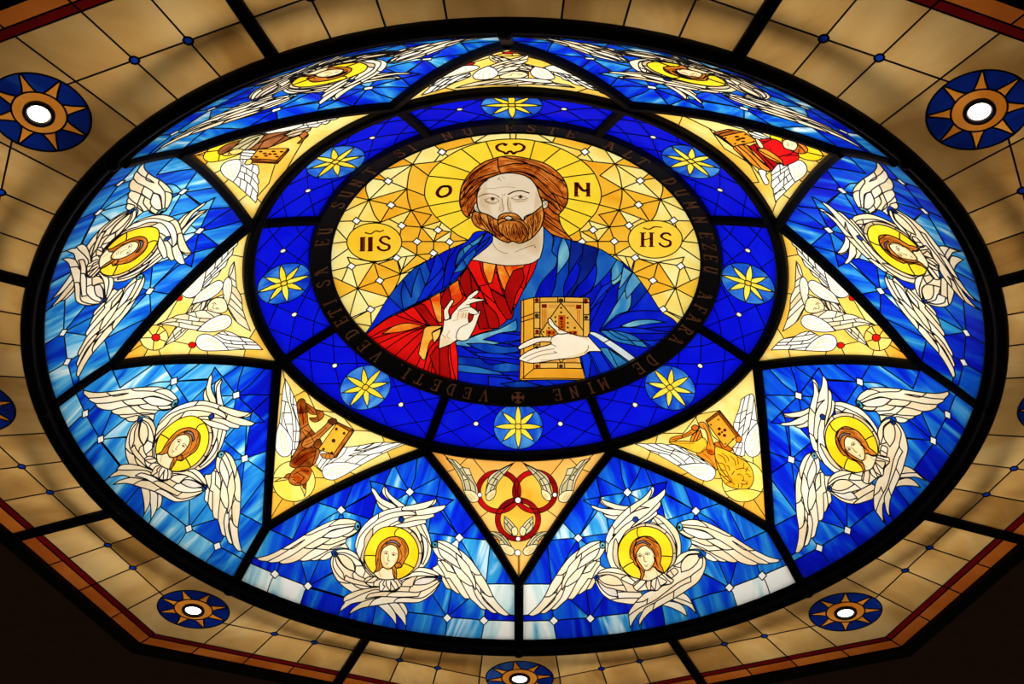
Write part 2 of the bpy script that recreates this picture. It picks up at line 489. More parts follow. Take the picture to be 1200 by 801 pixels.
glass('hair', [(180, 95, 25), (225, 140, 50)], 20, vary=.05)
glass('band', [(120, 100, 110), (170, 140, 140)], 20)
glass('gem_teal', [(60, 130, 150), (120, 190, 200)], 30)
glass('gem_blue', [(15, 40, 120), (40, 80, 170)], 30)
paint('ink', (60, 25, 8)); paint('ink_soft', (165, 110, 60)); paint('shade', (222, 178, 125)); paint('shade_soft', (240, 212, 170)); paint('pupil', (20, 20, 40))

glass('gold_pale', [(255, 212, 85), (255, 230, 125), (255, 243, 165)], 6, vary=.16)
glass('gold_deep', [(244, 168, 30), (252, 200, 60)], 6, vary=.1)
glass('gold_halo', [(252, 210, 40), (255, 226, 62)], 6)
glass('gold_disc', [(250, 200, 45), (255, 218, 70)], 6)
glass('face_skin', [(228, 208, 178), (240, 224, 198)], 8, vary=.03)
glass('hand_skin', [(252, 234, 204), (255, 244, 222)], 8, vary=.03)
glass('hair_dark', [(135, 55, 12), (200, 100, 28), (232, 140, 55)], 22, (1, 1, 1), vary=.08, lo=.32, hi=.68)
glass('beard', [(140, 66, 18), (205, 120, 42), (232, 160, 75)], 22, vary=.08)
glass('robe_blue', [(4, 14, 175), (8, 26, 205), (14, 50, 215)], 8, (1, .4, .4), vary=.14)
glass('robe_mid', [(6, 36, 160), (14, 72, 182), (38, 112, 192)], 12, (1, .4, .4))
glass('robe_navy', [(6, 20, 110), (12, 40, 150)], 10, (1, .4, .4))
glass('robe_light', [(18, 84, 172), (48, 132, 192), (135, 198, 215)], 12, (1, .4, .4))
glass('robe_trim', [(190, 215, 225), (235, 240, 240)], 12)
glass('red', [(205, 12, 12), (240, 22, 18)], 8, vary=.1)
glass('red_dark', [(140, 8, 8), (178, 12, 10)], 8)
glass('orange', [(230, 60, 15), (245, 130, 30), (250, 175, 70)], 14, lo=.3, hi=.65)
glass('sleeve_gold', [(245, 160, 50), (255, 205, 90)], 14)
glass('book_gold', [(232, 150, 30), (245, 180, 55)], 8, (1, .3, .3))
glass('book_cover', [(225, 165, 60), (238, 185, 85)], 10)
glass('jewel_red', [(110, 15, 15), (140, 25, 20)], 20)
glass('jewel_blue', [(40, 70, 90), (60, 95, 115)], 20)
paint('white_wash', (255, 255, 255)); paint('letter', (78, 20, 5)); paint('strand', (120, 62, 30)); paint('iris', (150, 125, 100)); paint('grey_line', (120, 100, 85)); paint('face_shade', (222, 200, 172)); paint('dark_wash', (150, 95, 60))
paint('jewel_paint_red', (125, 28, 14)); paint('jewel_paint_green', (62, 68, 62)); paint('brown_wash', (200, 120, 50))
glass('tri_yellow', [(248, 192, 72), (254, 212, 100), (255, 230, 145)], 7, vary=.16)
glass('tri_orange', [(240, 160, 40), (248, 190, 70)], 7)
glass('tri_amber', [(235, 165, 70), (245, 190, 100)], 6, vary=.14)
glass('wing_white', [(250, 244, 225), (255, 253, 245)], 12)
glass('wing_tan', [(235, 212, 170), (252, 240, 215)], 12, vary=.25)
glass('wing_bulb', [(252, 246, 232), (255, 253, 245)], 12)
glass('halo_pale', [(250, 214, 80), (255, 232, 130)], 7)
glass('feather_grey', [(185, 172, 130), (215, 205, 165)], 18, vary=.2)
glass('feather_warm', [(225, 205, 155), (240, 225, 180)], 18)
glass('gem_red', [(200, 10, 10), (235, 25, 15)], 20)
glass('ox_brown', [(110, 48, 12), (165, 85, 25), (195, 115, 45)], 22)
glass('ox_tan', [(175, 100, 35), (205, 135, 60)], 20)
glass('ox_dark', [(75, 32, 12), (100, 48, 20)], 20)
glass('ox_pale', [(235, 190, 90), (250, 215, 120)], 20)
glass('lion_orange', [(225, 120, 20), (240, 150, 40)], 16)
glass('lion_gold', [(240, 165, 25), (250, 200, 50)], 16)
glass('lion_red', [(195, 85, 20), (215, 110, 30)], 16)
glass('eagle_brown', [(120, 65, 30), (170, 105, 55)], 24)
glass('robe_orange', [(230, 125, 25), (245, 165, 55)], 16)
glass('ring_red', [(112, 8, 10), (142, 12, 13), (185, 16, 15)], 10, vary=.12)
paint('bulb_ink', (230, 214, 182)); paint('jewel_red_paint', (110, 15, 10))
glass('ring_blue', [(5, 8, 205), (7, 14, 220), (10, 30, 225)], 6, vary=.03, lo=.2, hi=.8)
glass('roundel_blue', [(8, 38, 190), (30, 95, 212), (75, 150, 225)], 16, (1, .3, 1), vary=.1)
glass('star_gold', [(250, 215, 50), (255, 235, 90)], 8)
glass('star_core', [(245, 190, 40), (250, 215, 80)], 8)
glass('cream_white', [(250, 235, 205), (255, 246, 225)], 8)
glass('cream', [(148, 106, 52), (188, 146, 84), (208, 172, 112)], 4, (1, .5, 1), vary=.1)
glass('border_red', [(82, 6, 6), (105, 10, 8)], 5)
glass('border_orange', [(165, 78, 22), (195, 108, 38)], 5)
glass('cabochon_blue', [(10, 30, 120), (20, 60, 170)], 20)
glass('rosette_blue', [(5, 20, 95), (10, 40, 130), (50, 95, 165)], 9, (1, .3, 1), lo=.3, hi=.8)
glass('rosette_amber', [(215, 125, 35), (235, 155, 60)], 8)
metal('iron_band', (13, 11, 11), .5, 0, .4)
metal('letter_bronze', (190, 132, 88), .5, .1, .3)
metal('lens_trim', (40, 34, 30), .35, .6)
metal('plaster', (100, 76, 58), .9, 0, .2, bump=.9, bscale=14)
metal('shade_steel', (205, 202, 195), .7, 0)
emit('lens_light', (255, 246, 230), 9.)

# ---------------------------------------------------------------- cartoon: six-winged seraph (skirt panels)
S_RIM, S_TIP, S_VAL, S_BO = s_of(R_RIMI+.010), s_of(R_TIP), s_of(R_VAL), s_of(R_BO)
bound = [pol(S_VAL, 0), pol(S_TIP, 22.5)] + [pol(S_RIM, 22.5-45*i/14) for i in range(15)] + [pol(S_TIP, -22.5)]
S0, S1, S2, S3, S4, S5 = (280, 520, 3.338), (290, 590, 7.281), (400, 560, 8.007), (380, 630, 7.281), (490, 620, 7.283), (420, 610, 10.01)
mir_uv = lambda q: px_uv(q)*[-1, 1]
def seraph_sky(F):
    F.crop(*S1).ct("650 5 800 55; 800 55 660 130 600 190; 800 55 770 140; 800 55 825 130; 800 55 1030 125 1100 140; 800 55 900 0; 500 75 385 305; 230 235 385 305; 60 457 90 463; 240 600 10 500; 240 600 262 560 280 500; 240 600 515 705; 240 600 205 650 170 750; 515 705 455 480; 515 705 615 475; 515 705 715 592; 515 705 830 795; 515 705 488 745 470 800 450 860", .005)
    F.crop(*S2).ct("10 295 30 265 100 85; 10 295 285 135; 645 130 560 0 545 -30; 645 130 690 0 695 -30; 645 130 900 -5; 645 130 1060 205; 645 130 255 22; 645 130 520 200; 645 130 608 250; 645 130 715 240; 430 0 395 80; 265 15 285 90; 325 215 285 380; 930 5 888 190; 888 190 925 260; 1060 200 980 255; 955 290 1090 530; 838 370 815 500; 840 515 1090 553", .005)
    F.crop(*S4).ct("352 70 295 -10; 352 70 430 -10; 352 70 540 85; 352 70 290 115; 352 70 345 140; 352 70 445 230; 607 205 580 460; 575 465 780 465; 565 775 572 680; 565 775 840 783; 775 728 840 735; 248 750 0 715; 248 750 565 775; 248 750 130 570; 248 750 287 500; 248 750 430 590; 248 750 243 830 235 880; 565 775 555 850 545 900", .005)
    F.crop(*S3).ct("1050 680 705 628; 440 570 405 760; 130 630 100 690; 613 735 618 790; 693 750 705 820; 55 310 -10 340; -10 458 170 512", .005)
    F.crop(*S0).dia('white', 'star_diamond', [(400, 258, 18), (668, 187, 18), (862, 366, 18), (141, 508, 18), (270, 555, 18), (815, 680, 18), (958, 690, 18)])
def seraph_great_wings(F):
    # left great wing
    F.crop(*S1).sh('feather', 'feather', "945 152 860 128 760 133 680 160 590 205 500 255 400 320 290 385 180 437 78 462c 105 485 170 492c 200 503 265 497c 300 512 370 505 440 480c 480 490 530 480c 570 485 610 475c 650 482 700 465 725 440c 720 405 790 375c 865 382c 838 335 848 295c 900 275 945 235 968 200 960 165")
    F.ct("690 197 735 155 775 135; 690 197 780 180 920 172; 635 285 720 225 820 203 920 187; 640 287 720 292 830 265 925 212; 800 275 860 282 935 240; 470 265 530 265 610 230 690 197; 290 385 370 385 440 345 540 262; 490 312 580 258 710 210; 170 492 290 430 420 345 490 305; 265 497 380 440 470 380 600 300 640 285; 440 400 445 360 490 310; 440 480 540 405 640 345 720 292; 475 375 560 380 660 330 ; 640 345 720 345 850 292; 530 480 640 425 740 368 840 330; 665 390 730 388 835 335; 610 475 680 420 720 405 800 375")
    F.sh('feather_cool', 'feather', "640 286c 700 240 810 207 918 192c 880 240 760 290")
    F.el('gem_teal', 'gem', 938, 190, 23, 36).dot('pupil', -1, (942, 192, 11, 15))
    # right great wing
    F.crop(*S4).sh('feather', 'feather', "122 150 122 115 160 95 230 100 300 135 370 185 430 235 490 310 540 385 590 465 640 570 700 650 780 728c 740 738 680 712c 640 715 590 682c 545 680 500 640 442 590c 400 590 360 550c 330 545 285 512c 240 500 205 440c 150 380 118 325c 160 300 165 235c 140 200 125 170")
    F.ct("175 110 250 150 350 220 375 245; 160 130 240 170 310 225 335 270; 165 150 220 215 290 280 365 340; 375 245 365 210 335 160; 365 340 335 270 325 225; 365 240 430 310 460 380 490 450 490 515 480 520; 365 340 440 420 480 500; 445 350 490 385 535 388; 480 395 490 440 530 500 580 560; 560 545 600 570 640 575; 490 490 540 560 610 640 680 710; 530 500 560 600 680 712; 460 470 500 580 590 682; 215 265 270 300 320 375; 300 330 350 420 440 480 460 480; 320 375 250 355 240 340; 180 270 240 350 270 415; 170 300 215 370 235 420 285 512; 270 415 235 415 200 395; 240 345 280 400 370 530; 365 445 410 530 445 590; 270 420 340 520 360 550; 165 240 215 265; 160 270 230 260")
    F.sh('feather_cool', 'feather', "165 152c 240 190 320 250 366 340c 280 290 200 230")
    F.el('gem_teal', 'gem', 143, 130, 25, 28).dot('pupil', -1, (143, 130, 10, 10))
# first form: upper wing to the right and lower wing to the left lie in front
bound = inset(bound)
G = Fig(bound, 'sky', 'sky_pane', reach=.05); G.turn = 22.5
seraph_sky(G)
# wings behind
G.crop(*S2).sh('feather', 'feather', "280 85c 320 110 370 180 450 225 545 268c 500 290 400 308c 350 265 325 205 320 185c 300 150 285 120").ct("325 200 380 250 460 290")
G.sh('feather', 'feather', "398 76c 425 90 440 125 480 170 540 215 600 255c 580 275 520 270c 465 222 405 170 380 125").ct("408 80 412 140 436 180 475 218")
G.sh('feather', 'feather', "540 470 760 425 810 490 838 580 846 650 835 730 800 800 750 850 680 890 600 850 730 700 700 560 640 490").ct("620 462 680 500 720 560 735 640 728 720 700 800; 700 450 730 500 745 540 765 610 770 690 755 770 735 815; 735 630 750 590 765 575; 740 515 790 570 812 640 795 740 770 800; 740 430 790 530 832 620 842 650")
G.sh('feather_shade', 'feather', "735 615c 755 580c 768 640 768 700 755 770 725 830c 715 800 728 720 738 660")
G.sh('feather_cool', 'feather', "745 520c 795 570 815 640 800 730 768 805c 750 800c 772 720 770 620")
seraph_great_wings(G)
# halo, loop of the upper wings
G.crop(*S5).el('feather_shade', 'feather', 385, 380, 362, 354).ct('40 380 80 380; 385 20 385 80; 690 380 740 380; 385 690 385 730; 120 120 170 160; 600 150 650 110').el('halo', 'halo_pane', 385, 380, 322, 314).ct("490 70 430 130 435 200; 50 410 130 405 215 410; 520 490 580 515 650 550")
G.crop(*S2).sh('feather', 'feather', "150 710 128 640 150 540 210 440 300 360 400 305 500 280 580 266c 690 245 800 220 890 190c 888 230 850 260 800 282c 880 265 985 250c 960 290 900 320 868 332c 870 360 820 380 793 390c 795 420 740 435 700 445 600 465 480 452c 400 460 330 500 270 570 230 640 215 720 220 840c 170 760")
G.ct("290 418 400 350 500 320 590 308 660 310 690 325 705 345; 705 345 600 350 480 375 380 410 310 450 280 490; 340 395 350 350 350 340; 580 266 570 300 700 300 810 280; 800 282 850 245 880 195; 690 305 705 345; 600 382 680 355 780 345 868 332; 480 452 560 425 700 395 793 390; 290 480 300 500 290 530 ; 155 610 175 550 230 480 300 420; 600 382 540 395 470 430 440 455")
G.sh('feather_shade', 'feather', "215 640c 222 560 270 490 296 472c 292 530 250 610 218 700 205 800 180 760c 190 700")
G.el('gem_blue', 'gem', 563, 388, 26, 26)
# tail feathers
G.crop(*S3).sh('feather', 'feather', "630 555c 675 555 705 600 712 635 700 668c 660 610").sh('feather', 'feather', "530 558c 620 555 660 600 695 665 697 762c 660 700 590 620").sh('feather', 'feather', "450 570c 530 555 580 600 612 660 616 745c 570 680 510 620")
# lower left wing
G.sh('feather', 'feather', "95 112 135 98 200 97 260 125 300 170 345 240 400 310 440 340c 520 360c 500 440 330 440 240 465c 170 420 110 360 72 290 52 210 70 150")
G.ct("115 128 180 128 260 165 345 235; 110 138 180 150 240 200 268 240; 268 240 262 290; 100 150 150 225 200 265 262 290; 262 240 310 238 345 240; 92 158 110 230 160 300 172 360; 80 160 75 240 120 320 172 360; 150 225 185 290 172 350; 172 310 210 335 255 350; 255 350 240 310 262 288; 262 290 300 325 365 352; 110 368 180 385 235 385; 172 360 250 390 380 415; 255 350 345 376; 330 345 350 357 345 376; 300 180 340 260 400 330; 340 310 350 280 345 245; 235 385 290 425 340 435")
G.sh('skin_peach', 'feather', "108 138c 180 148 245 205 262 285c 200 262 150 215")
# lower right wing, in front
G.sh('feather', 'feather', "985 320 940 280 870 255 800 255 755 290c 720 318 660 345 630 352c 655 400 630 440 570 458 490 450 470 418c 400 425 330 437 240 462 175 500 160 542c 172 555 150 580 128 632c 175 600 240 560 320 545c 290 565 235 610 208 656c 260 625 330 595 450 575 600 552 780 552 850 530 920 480 970 420 990 375")
G.ct("760 292 830 288 965 322; 635 375 700 345 800 325 965 328; 765 400 780 365 860 335 970 338; 765 400 850 398 970 352; 635 412 740 415 770 400; 720 458 735 420 770 405; 560 455 720 460 800 462 900 425 980 372; 800 500 825 455; 770 515 850 505 940 440 985 385; 350 520 385 478 470 460 560 455; 530 500 560 470 620 458; 345 520 450 500 530 500 640 505 800 500; 385 572 420 530 470 508; 590 553 620 518 680 508 775 513; 162 545 230 520 330 475 420 442 480 440; 320 545 380 525 400 520; 660 385 690 360 720 345; 755 410 770 360 800 325")
G.sh('feather_cool', 'feather', "765 400c 785 360 860 338 965 340c 900 385 830 400")
G.el('gem_blue', 'gem', 985, 345, 19, 27).dot('pupil', -1, (985, 343, 9, 10))
G.el('gem_blue', 'gem', 92, 138, 22, 22).dot('pupil', -1, (95, 138, 9, 9))
# head
G.crop(*S5).sh('hair', 'hair', "435 183 520 210 570 280 590 360 565 430 530 490 500 545 445 550 450 620 445 690c 420 680 398 620 390 560 300 540 270 560 230 600 172 615c 210 560 205 500 203 430 215 350 250 270 330 205").ct("495 300 540 370 525 450 530 500; 300 275 345 215 430 185")
G.ink("340 230 270 300 235 380 230 480; 380 215 290 290 255 380 245 500 240 560; 470 200 540 260 560 350 540 440; 500 240 545 330 530 420; 450 280 490 340 510 430 470 490; 225 430 215 510; 420 590 430 670; 410 570 440 620", .0028)
G.sh('skin', 'neck', "180 612 240 585 285 545 390 555 405 620 430 690c 340 700 250 680").wash("300 555 350 590 395 575 395 545 340 530", 'shade').ink("240 600 265 655; 400 570 410 660", .002, 'ink_soft')
G.sh('skin', 'face', "345 285 400 278 450 310 470 370 462 450 430 510 380 555 330 562 285 530 262 470 260 400 285 330")
G.wash("262 380 285 330 300 320 285 420 290 500 330 556 300 550 270 490", 'shade_soft').wash("470 370 462 450 430 510 380 555 410 500 445 440", 'shade_soft').wash("350 390 356 400 352 455 365 468 345 468 338 455", 'shade')
G.ink("292 368 325 350 352 366; 382 378 415 368 455 388; 355 385 345 430 340 455 350 468 368 466; 312 487 330 493 350 490; 318 507 332 512 345 507", .0022).ink("302 380 325 368 342 382 325 388 302 380; 388 395 410 384 435 398 410 405 388 395", .0018)
G.dot('ink', -1, (326, 378, 9, 8), (411, 395, 9, 8))
G.sh('band', 'headband', "325 262c 370 232 430 232 495 282c 485 305c 430 262 370 258 330 275")
G.sh('hair', 'hair', "432 512 460 488 497 502 500 540 455 555 432 540").ink("450 500 480 515 470 540 450 530", .0025)
# breast feathers
G.crop(*S3).sh('feather', 'feather', "342 372 370 335 430 328c 480 350 540 357 610 350 640 350c 662 380 655 410 600 445 560 450 475 450 468 415 400 412")
G.ct("430 328 355 375; 350 380 420 378 455 345; 420 408 430 370 482 350; 470 450 472 385 505 352; 470 415 420 410; 522 415 500 395 517 355; 562 448 530 405 530 355; 566 448 566 355; 605 442 575 395 562 355; 636 432 615 385 582 352; 662 405 625 350; 500 440 520 410")
G.solve()
G.crop(*S0).recolor('sky_corner', "100 540 200 590 1040 590 1030 730 60 500 1010 740 975 560 320 340", name='sky_pane')

# second form, on the other half of the dome: outline mirrored, the other wings lie in front
W2, W3, W5 = (680, 560, 8.007), (680, 630, 7.281), (715, 610, 10.01)
H = Fig(bound, 'sky', 'sky_pane', conv=mir_uv, reach=.05); H.turn = -22.5
seraph_sky(H); H.conv = px_uv
H.crop(*W2).sh('feather', 'feather', "205 318c 260 345 380 340 340 390 300 387c 240 365").sh('feather', 'feather', "100 252c 140 262 220 285 420 295 450 295c 400 350 350 348c 300 352 240 335 205 320c 150 298 110 275")
H.sh('feather', 'feather', "180 188c 200 195 260 220 380 255 470 262c 430 298 300 290c 240 268 190 225").ct("192 205 240 255 315 288")
H.sh('feather', 'feather', "560 452c 640 430 680 380 720 333c 780 360 850 420 910 490 940 580 945 680 930 750 880 830 840 860 800 800 860 700 840 600 790 515 700 460").ct("640 402 700 420 775 470 785 510; 700 362 760 400 860 520 905 620 905 720; 755 430 800 440 880 560 905 660; 690 380 720 420")
H.sh('feather_shade', 'feather', "785 480c 840 540 880 620 892 690 872 780c 862 680 840 580 790 520")
H.conv = mir_uv; seraph_great_wings(H); H.conv = px_uv
H.crop(*W5).el('feather_shade', 'feather', 413, 380, 363, 355).ct('60 380 100 380; 413 20 413 80; 720 380 770 380; 140 130 190 170; 640 150 690 110').el('halo', 'halo_pane', 413, 380, 323, 315).ct("330 60 315 140 340 205; 140 562 210 510 285 478; 580 412 660 412 745 422")
H.crop(*W2).sh('feather', 'feather', "235 640 240 560 280 470 340 380 420 300 500 240 580 190 640 130 672 76c 693 90 690 130 665 180 640 206c 720 160 800 92c 795 150 770 190 752 210c 755 250 735 285 718 300c 722 340 690 365 640 402 560 432 490 462c 430 500 390 560 360 620 350 700 358 800 390 890c 300 850 260 770 240 700")
H.ct("660 95 672 130 640 200; 465 262 470 320; 305 450 320 490 300 545; 318 485 400 400 470 335 560 292 650 275; 640 206 570 255 500 310; 450 495 500 435 560 385 640 325 752 210; 340 520 400 455 500 385; 600 422 540 435 500 462; 718 300 640 370 560 420; 250 700 265 620 330 520 350 500; 300 540 330 520; 240 590 262 620; 590 270 640 275")
H.sh('feather_shade', 'feather', "308 650c 318 590 335 568 356 622c 350 700 362 790 385 870c 330 810 305 730")
H.el('gem_blue', 'gem', 519, 387, 26, 26)
H.crop(*W3).sh('feather', 'feather', "770 525c 830 485 880 470 930 510 955 560 992 648c 930 590 850 556").ct("800 505 880 530 952 560").sh('feather', 'feather', "690 572c 740 540 840 556 890 600 912 668c 850 630 770 592")
H.sh('feather', 'feather', "140 312 180 275 250 255 330 262 390 300 430 330 510 350c 560 400 520 470 560 490c 470 562 360 556 270 535 190 480 140 400 126 350")
H.ct("160 302 230 290 330 305 425 325; 155 322 250 312 330 345 370 400; 150 350 250 400 370 402; 148 358 210 430 290 440 400 460; 143 368 190 440 300 500 335 515; 370 400 400 460; 300 462 400 460 550 465; 240 532 335 515 490 512; 385 325 350 352 430 395 495 412; 400 320 470 375; 315 440 320 500; 440 400 470 430")
H.sh('skin_peach', 'feather', "152 340c 240 312 330 345 368 400c 280 405 200 385").sh('feather_cool', 'feather', "146 362c 220 420 300 440 322 500c 250 490 180 430")
H.el('gem_blue', 'gem', 140, 338, 20, 24).dot('pupil', -1, (140, 336, 9, 10))
H.sh('feather', 'feather', "1025 118 960 105 890 120 830 160 800 220 750 270 740 310c 780 350 770 390 700 410 650 450 600 450 540 480 470 550 420 620 412 660 425 767c 460 700 500 645 532 628c 500 700 505 750c 540 690 600 630 700 570 820 505 930 432 1010 370 1060 280 1072 200 1055 160")
H.ct("1000 132 920 142 860 200 795 240; 862 292 855 350; 1030 172 980 250 860 350 785 385; 1045 172 1035 250 950 320 945 372; 945 372 860 410 800 452 700 510 640 550 620 605; 800 450 795 510; 565 575 580 510 640 462; 415 660 500 600 560 570 640 530 720 470 830 385 945 325; 530 630 560 592 640 550; 720 470 725 430 780 388; 790 240 840 250; 750 290 800 255 835 290 790 335; 765 275 790 310; 470 550 540 540 600 500")
H.sh('skin_peach', 'feather', "1010 140c 920 150 862 215 862 292c 930 270 990 220 1018 165")
H.el('gem_blue', 'gem', 1025, 148, 20, 24).dot('pupil', -1, (1025, 146, 9, 10))
H.crop(*W5).sh('hair', 'hair', "400 180 480 190 550 250 590 320 600 420 585 500c 612 550 634 612c 560 580 520 540 420 570 400 620 380 692c 352 690 362 620 340 560 290 510 270 460 238 430 230 340 260 260 320 200").ct("290 290 275 380 300 480 360 560; 520 380 540 440 520 520; 340 205 400 182 470 215")
H.strands("300 230 250 300 240 380 265 440; 340 240 285 320 280 420 320 510; 300 400 310 500 370 600; 310 480 360 570 365 680", 3).strands("350 195 460 200 550 290 590 400; 380 230 480 260 545 350 580 470; 420 280 500 350 530 430 560 500; 510 400 530 480 570 560 620 605", 3)
H.sh('skin', 'neck', "380 692 400 625 415 565 510 540 560 590 618 620c 540 675 460 702").wash("420 575 460 600 510 570 515 545 460 560", 'shade').ink("400 620 430 660; 540 590 560 640", .002, 'ink_soft')
H.sh('skin', 'face', "345 320 400 288 455 308 500 350 525 410 520 480 490 540 440 580 400 570 355 510 320 450 305 390")
H.wash("305 390 345 320 360 320 335 400 350 480 400 560 360 520 320 450", 'shade_soft').wash("525 410 520 480 490 540 440 578 470 520 500 460", 'shade_soft').wash("392 400 402 400 412 470 425 474 400 482 392 460", 'shade')
H.ink("315 402 345 384 382 396; 404 386 435 364 478 378; 392 395 396 440 402 470 415 480 428 472; 404 514 425 520 447 511; 412 532 428 535 440 530", .0022).ink("322 413 350 399 380 410 350 420 322 413; 408 392 437 379 467 389 437 399 408 392", .0018)
H.dot('ink', -1, (350, 409, 9, 8), (437, 388, 9, 8))
H.sh('band', 'headband', "298 272c 340 240 400 235 475 275c 462 288c 400 258 350 262 302 292")
H.crop(*W3).sh('feather', 'feather', "450 408 478 372 512 356 600 362 712 298c 760 340 795 358 770 392 700 402 655 448 600 442 490 452")
H.ct("515 358 455 412; 562 365 540 400 492 445; 568 365 560 400 578 445; 602 360 602 405; 612 360 605 400 640 452; 650 355 645 400 638 445; 662 350 680 400 708 406; 690 340 740 372 700 402; 705 318 775 385; 722 302 795 352; 600 440 602 400")
H.solve()
H.conv = mir_uv; H.crop(*S0).recolor('sky_corner', "100 540 200 590 1040 590 1030 730 60 500 1010 740 320 340", name='sky_pane')

for F_ in (G, H):                                          # the glazier kept the deeper sheets for the inner end of each panel
    for n, (m, nm, fs, k, c) in enumerate(F_.regs):
        if m == 'sky' and np.hypot(*c) < S_VAL+.20: F_.regs[n] = ('sky_inner', nm, fs, k, c)

# ---------------------------------------------------------------- cartoon: central medallion
C = Fig([pol(s_of(R_TI+.012), a) for a in np.arange(0, 360, 4)], 'gold_pale', 'gold_pane', w=.0042, reach=.05)
M1, M2, M3, M4, FC, H1, BK, PX = (360, 130, 4.45), (600, 130, 4.45), (360, 300, 4.45), (600, 300, 4.45), (520, 160, 5.722), (490, 330, 8.9), (595, 335, 6.675), (0, 0, 1)
mosaic = """550 277 610 185; 550 277 480 235; 550 277 400 305; 550 277 660 265 700 258; 550 277 632 337; 550 277 530 330 520 405; 550 277 422 365; 422 365 370 325; 422 365 322 463; 422 365 520 405; 422 365 335 350;
632 337 520 405; 520 405 612 440; 520 405 322 463; 520 405 437 490; 520 405 525 460 542 517; 437 490 322 463; 437 490 382 580; 437 490 542 517; 322 463 215 440; 322 463 190 525; 322 463 257 572; 322 463 350 540 382 580; 322 463 305 400 330 345;
257 572 155 575; 257 572 238 625; 257 572 382 580; 542 517 640 490; 542 517 645 540; 542 517 595 605; 542 517 493 597; 542 517 382 580; 595 605 690 575; 595 605 660 680; 595 605 573 680; 595 605 493 597; 595 605 645 545; 493 597 470 585; 493 597 485 640;
660 680 682 620; 660 680 573 680; 660 680 743 682; 660 680 658 740; 660 680 745 628; 682 620 750 630; 682 620 700 580; 682 620 595 605; 573 680 490 680; 573 680 572 750; 743 682 750 635; 743 682 840 672; 743 682 740 730; 572 750 485 700; 572 750 467 765; 572 750 658 740; 572 750 640 790; 572 750 520 800; 658 740 700 755; 658 740 630 785; 467 765 440 745; 467 765 420 780; 467 765 480 800;
703 213 655 170; 703 213 870 165; 703 213 660 268; 703 213 745 240; 870 165 840 115; 870 165 930 160; 870 165 960 110; 1055 100 1060 150; 150 610 205 670; 130 690 210 680; 110 790 210 720; 220 795 205 830"""
mosaic3 = "348 32 230 52; 348 32 265 15; 348 32 262 168; 348 32 378 127; 348 32 487 93; 348 32 467 10; 230 52 208 0; 230 52 120 78; 230 52 262 168; 262 168 125 105; 262 168 155 225; 262 168 225 300; 262 168 330 277; 262 168 378 127; 262 168 425 215; 378 127 487 93; 378 127 425 215; 487 93 545 78; 487 93 475 130 450 180; 487 93 520 0; 487 93 570 50; 330 277 235 330; 330 277 400 250; 330 277 335 350; 330 277 230 320; 250 350 340 365; 467 10 487 93"
C.crop(*M1).ct(mosaic, .0046, mir=True); C.crop(*M3).ct(mosaic3, .0046, mir=True)
def mdia(crop, pts):
    C.crop(*crop)
    for x, y in pts:
        P = C._c([(x-23, y+2), (x-3, y-19), (x+23, y-2), (x+3, y+19)])
        for m in (1, -1): C.poly('white', 'star_diamond', np.concatenate([resample(P[i], P[(i+1) % 4]) for i in range(4)])*[m, 1])
mdia(M1, [(703, 213), (422, 365), (437, 490), (257, 572), (493, 597), (682, 620), (573, 680), (743, 682), (658, 740), (467, 765)])
mdia(M3, [(230, 52), (378, 127), (330, 277)])
# name discs
C.crop(*M1).el('gold_disc', 'name_disc', 350, 683, 143, 100)
C.ink("284 656 284 726", .012, 'letter', g='a').ink("278 656 303 656; 272 726 298 726; 297 656 297 726", .005, 'letter', g='a').ink("325 656 325 726", .012, 'letter', g='b').ink("319 656 342 656; 313 726 338 726; 337 656 337 726", .005, 'letter', g='b').ink("300 630 330 637 355 622 380 625 398 618", .006, 'letter', g='c')
C.ink("430 665 415 652 390 655 380 672 400 688 425 697 425 715 400 724 375 716 368 702", .0095, 'letter', g='d')
C.crop(*M2).el('gold_disc', 'name_disc', 747, 668, 141, 98)
C.ink("682 632 682 702; 728 632 728 702", .012, 'letter', g='a').ink("668 632 698 632; 668 703 698 703; 715 632 742 632; 715 703 742 703; 690 668 725 660", .005, 'letter', g='a').ink("686 605 715 613 745 600 782 603", .006, 'letter', g='b')
C.ink("828 645 815 634 790 636 780 652 800 666 826 676 824 696 800 704 778 696 770 684", .0095, 'letter', g='c')
# halo
C.crop(*PX).sh('gold_halo', 'halo_pane', "600 162.5 569 165.5 539.8 174.5 515 190.2 502 205.7 497.5 226.6 502 240 509.4 252.5 527.4 268.2 546.5 280 600 300 667.4 276 693.3 254.7 702.2 240 704.5 224.4 696.6 203 681 187.3 657.3 173.8 628 164.8")
C.crop(*M1).ct("930 155 980 270; 800 195 920 290; 690 265 845 318; 628 338 812 358; 636 494 805 465; 668 556 810 515; 745 618 850 555")
C.crop(*M2).ct("122 150 90 260; 258 192 170 262; 365 252 240 305; 435 325 270 345; 460 488 285 454; 418 553 270 500; 352 612 235 540")
C.crop(*M1).ink("735 388 700 392 678 420 690 442 720 440 745 420 742 392 710 388", .0125, 'letter', g='a')
C.crop(*M2).ink("335 370 335 440; 398 372 398 440; 340 375 370 410 395 408", .013, 'letter', g='b').ink("325 370 350 370; 325 440 352 440; 385 372 408 372; 385 440 410 440", .005, 'letter', g='b')
C.crop(*FC).ink("425 48 390 42 355 60 365 85 400 98 418 112; 465 45 505 42 540 62 525 88 485 98 470 112; 418 112 445 92 470 112", .0105, 'letter', g='c').dot('letter', -1, (412, 52, 14, 10), (482, 50, 14, 10))
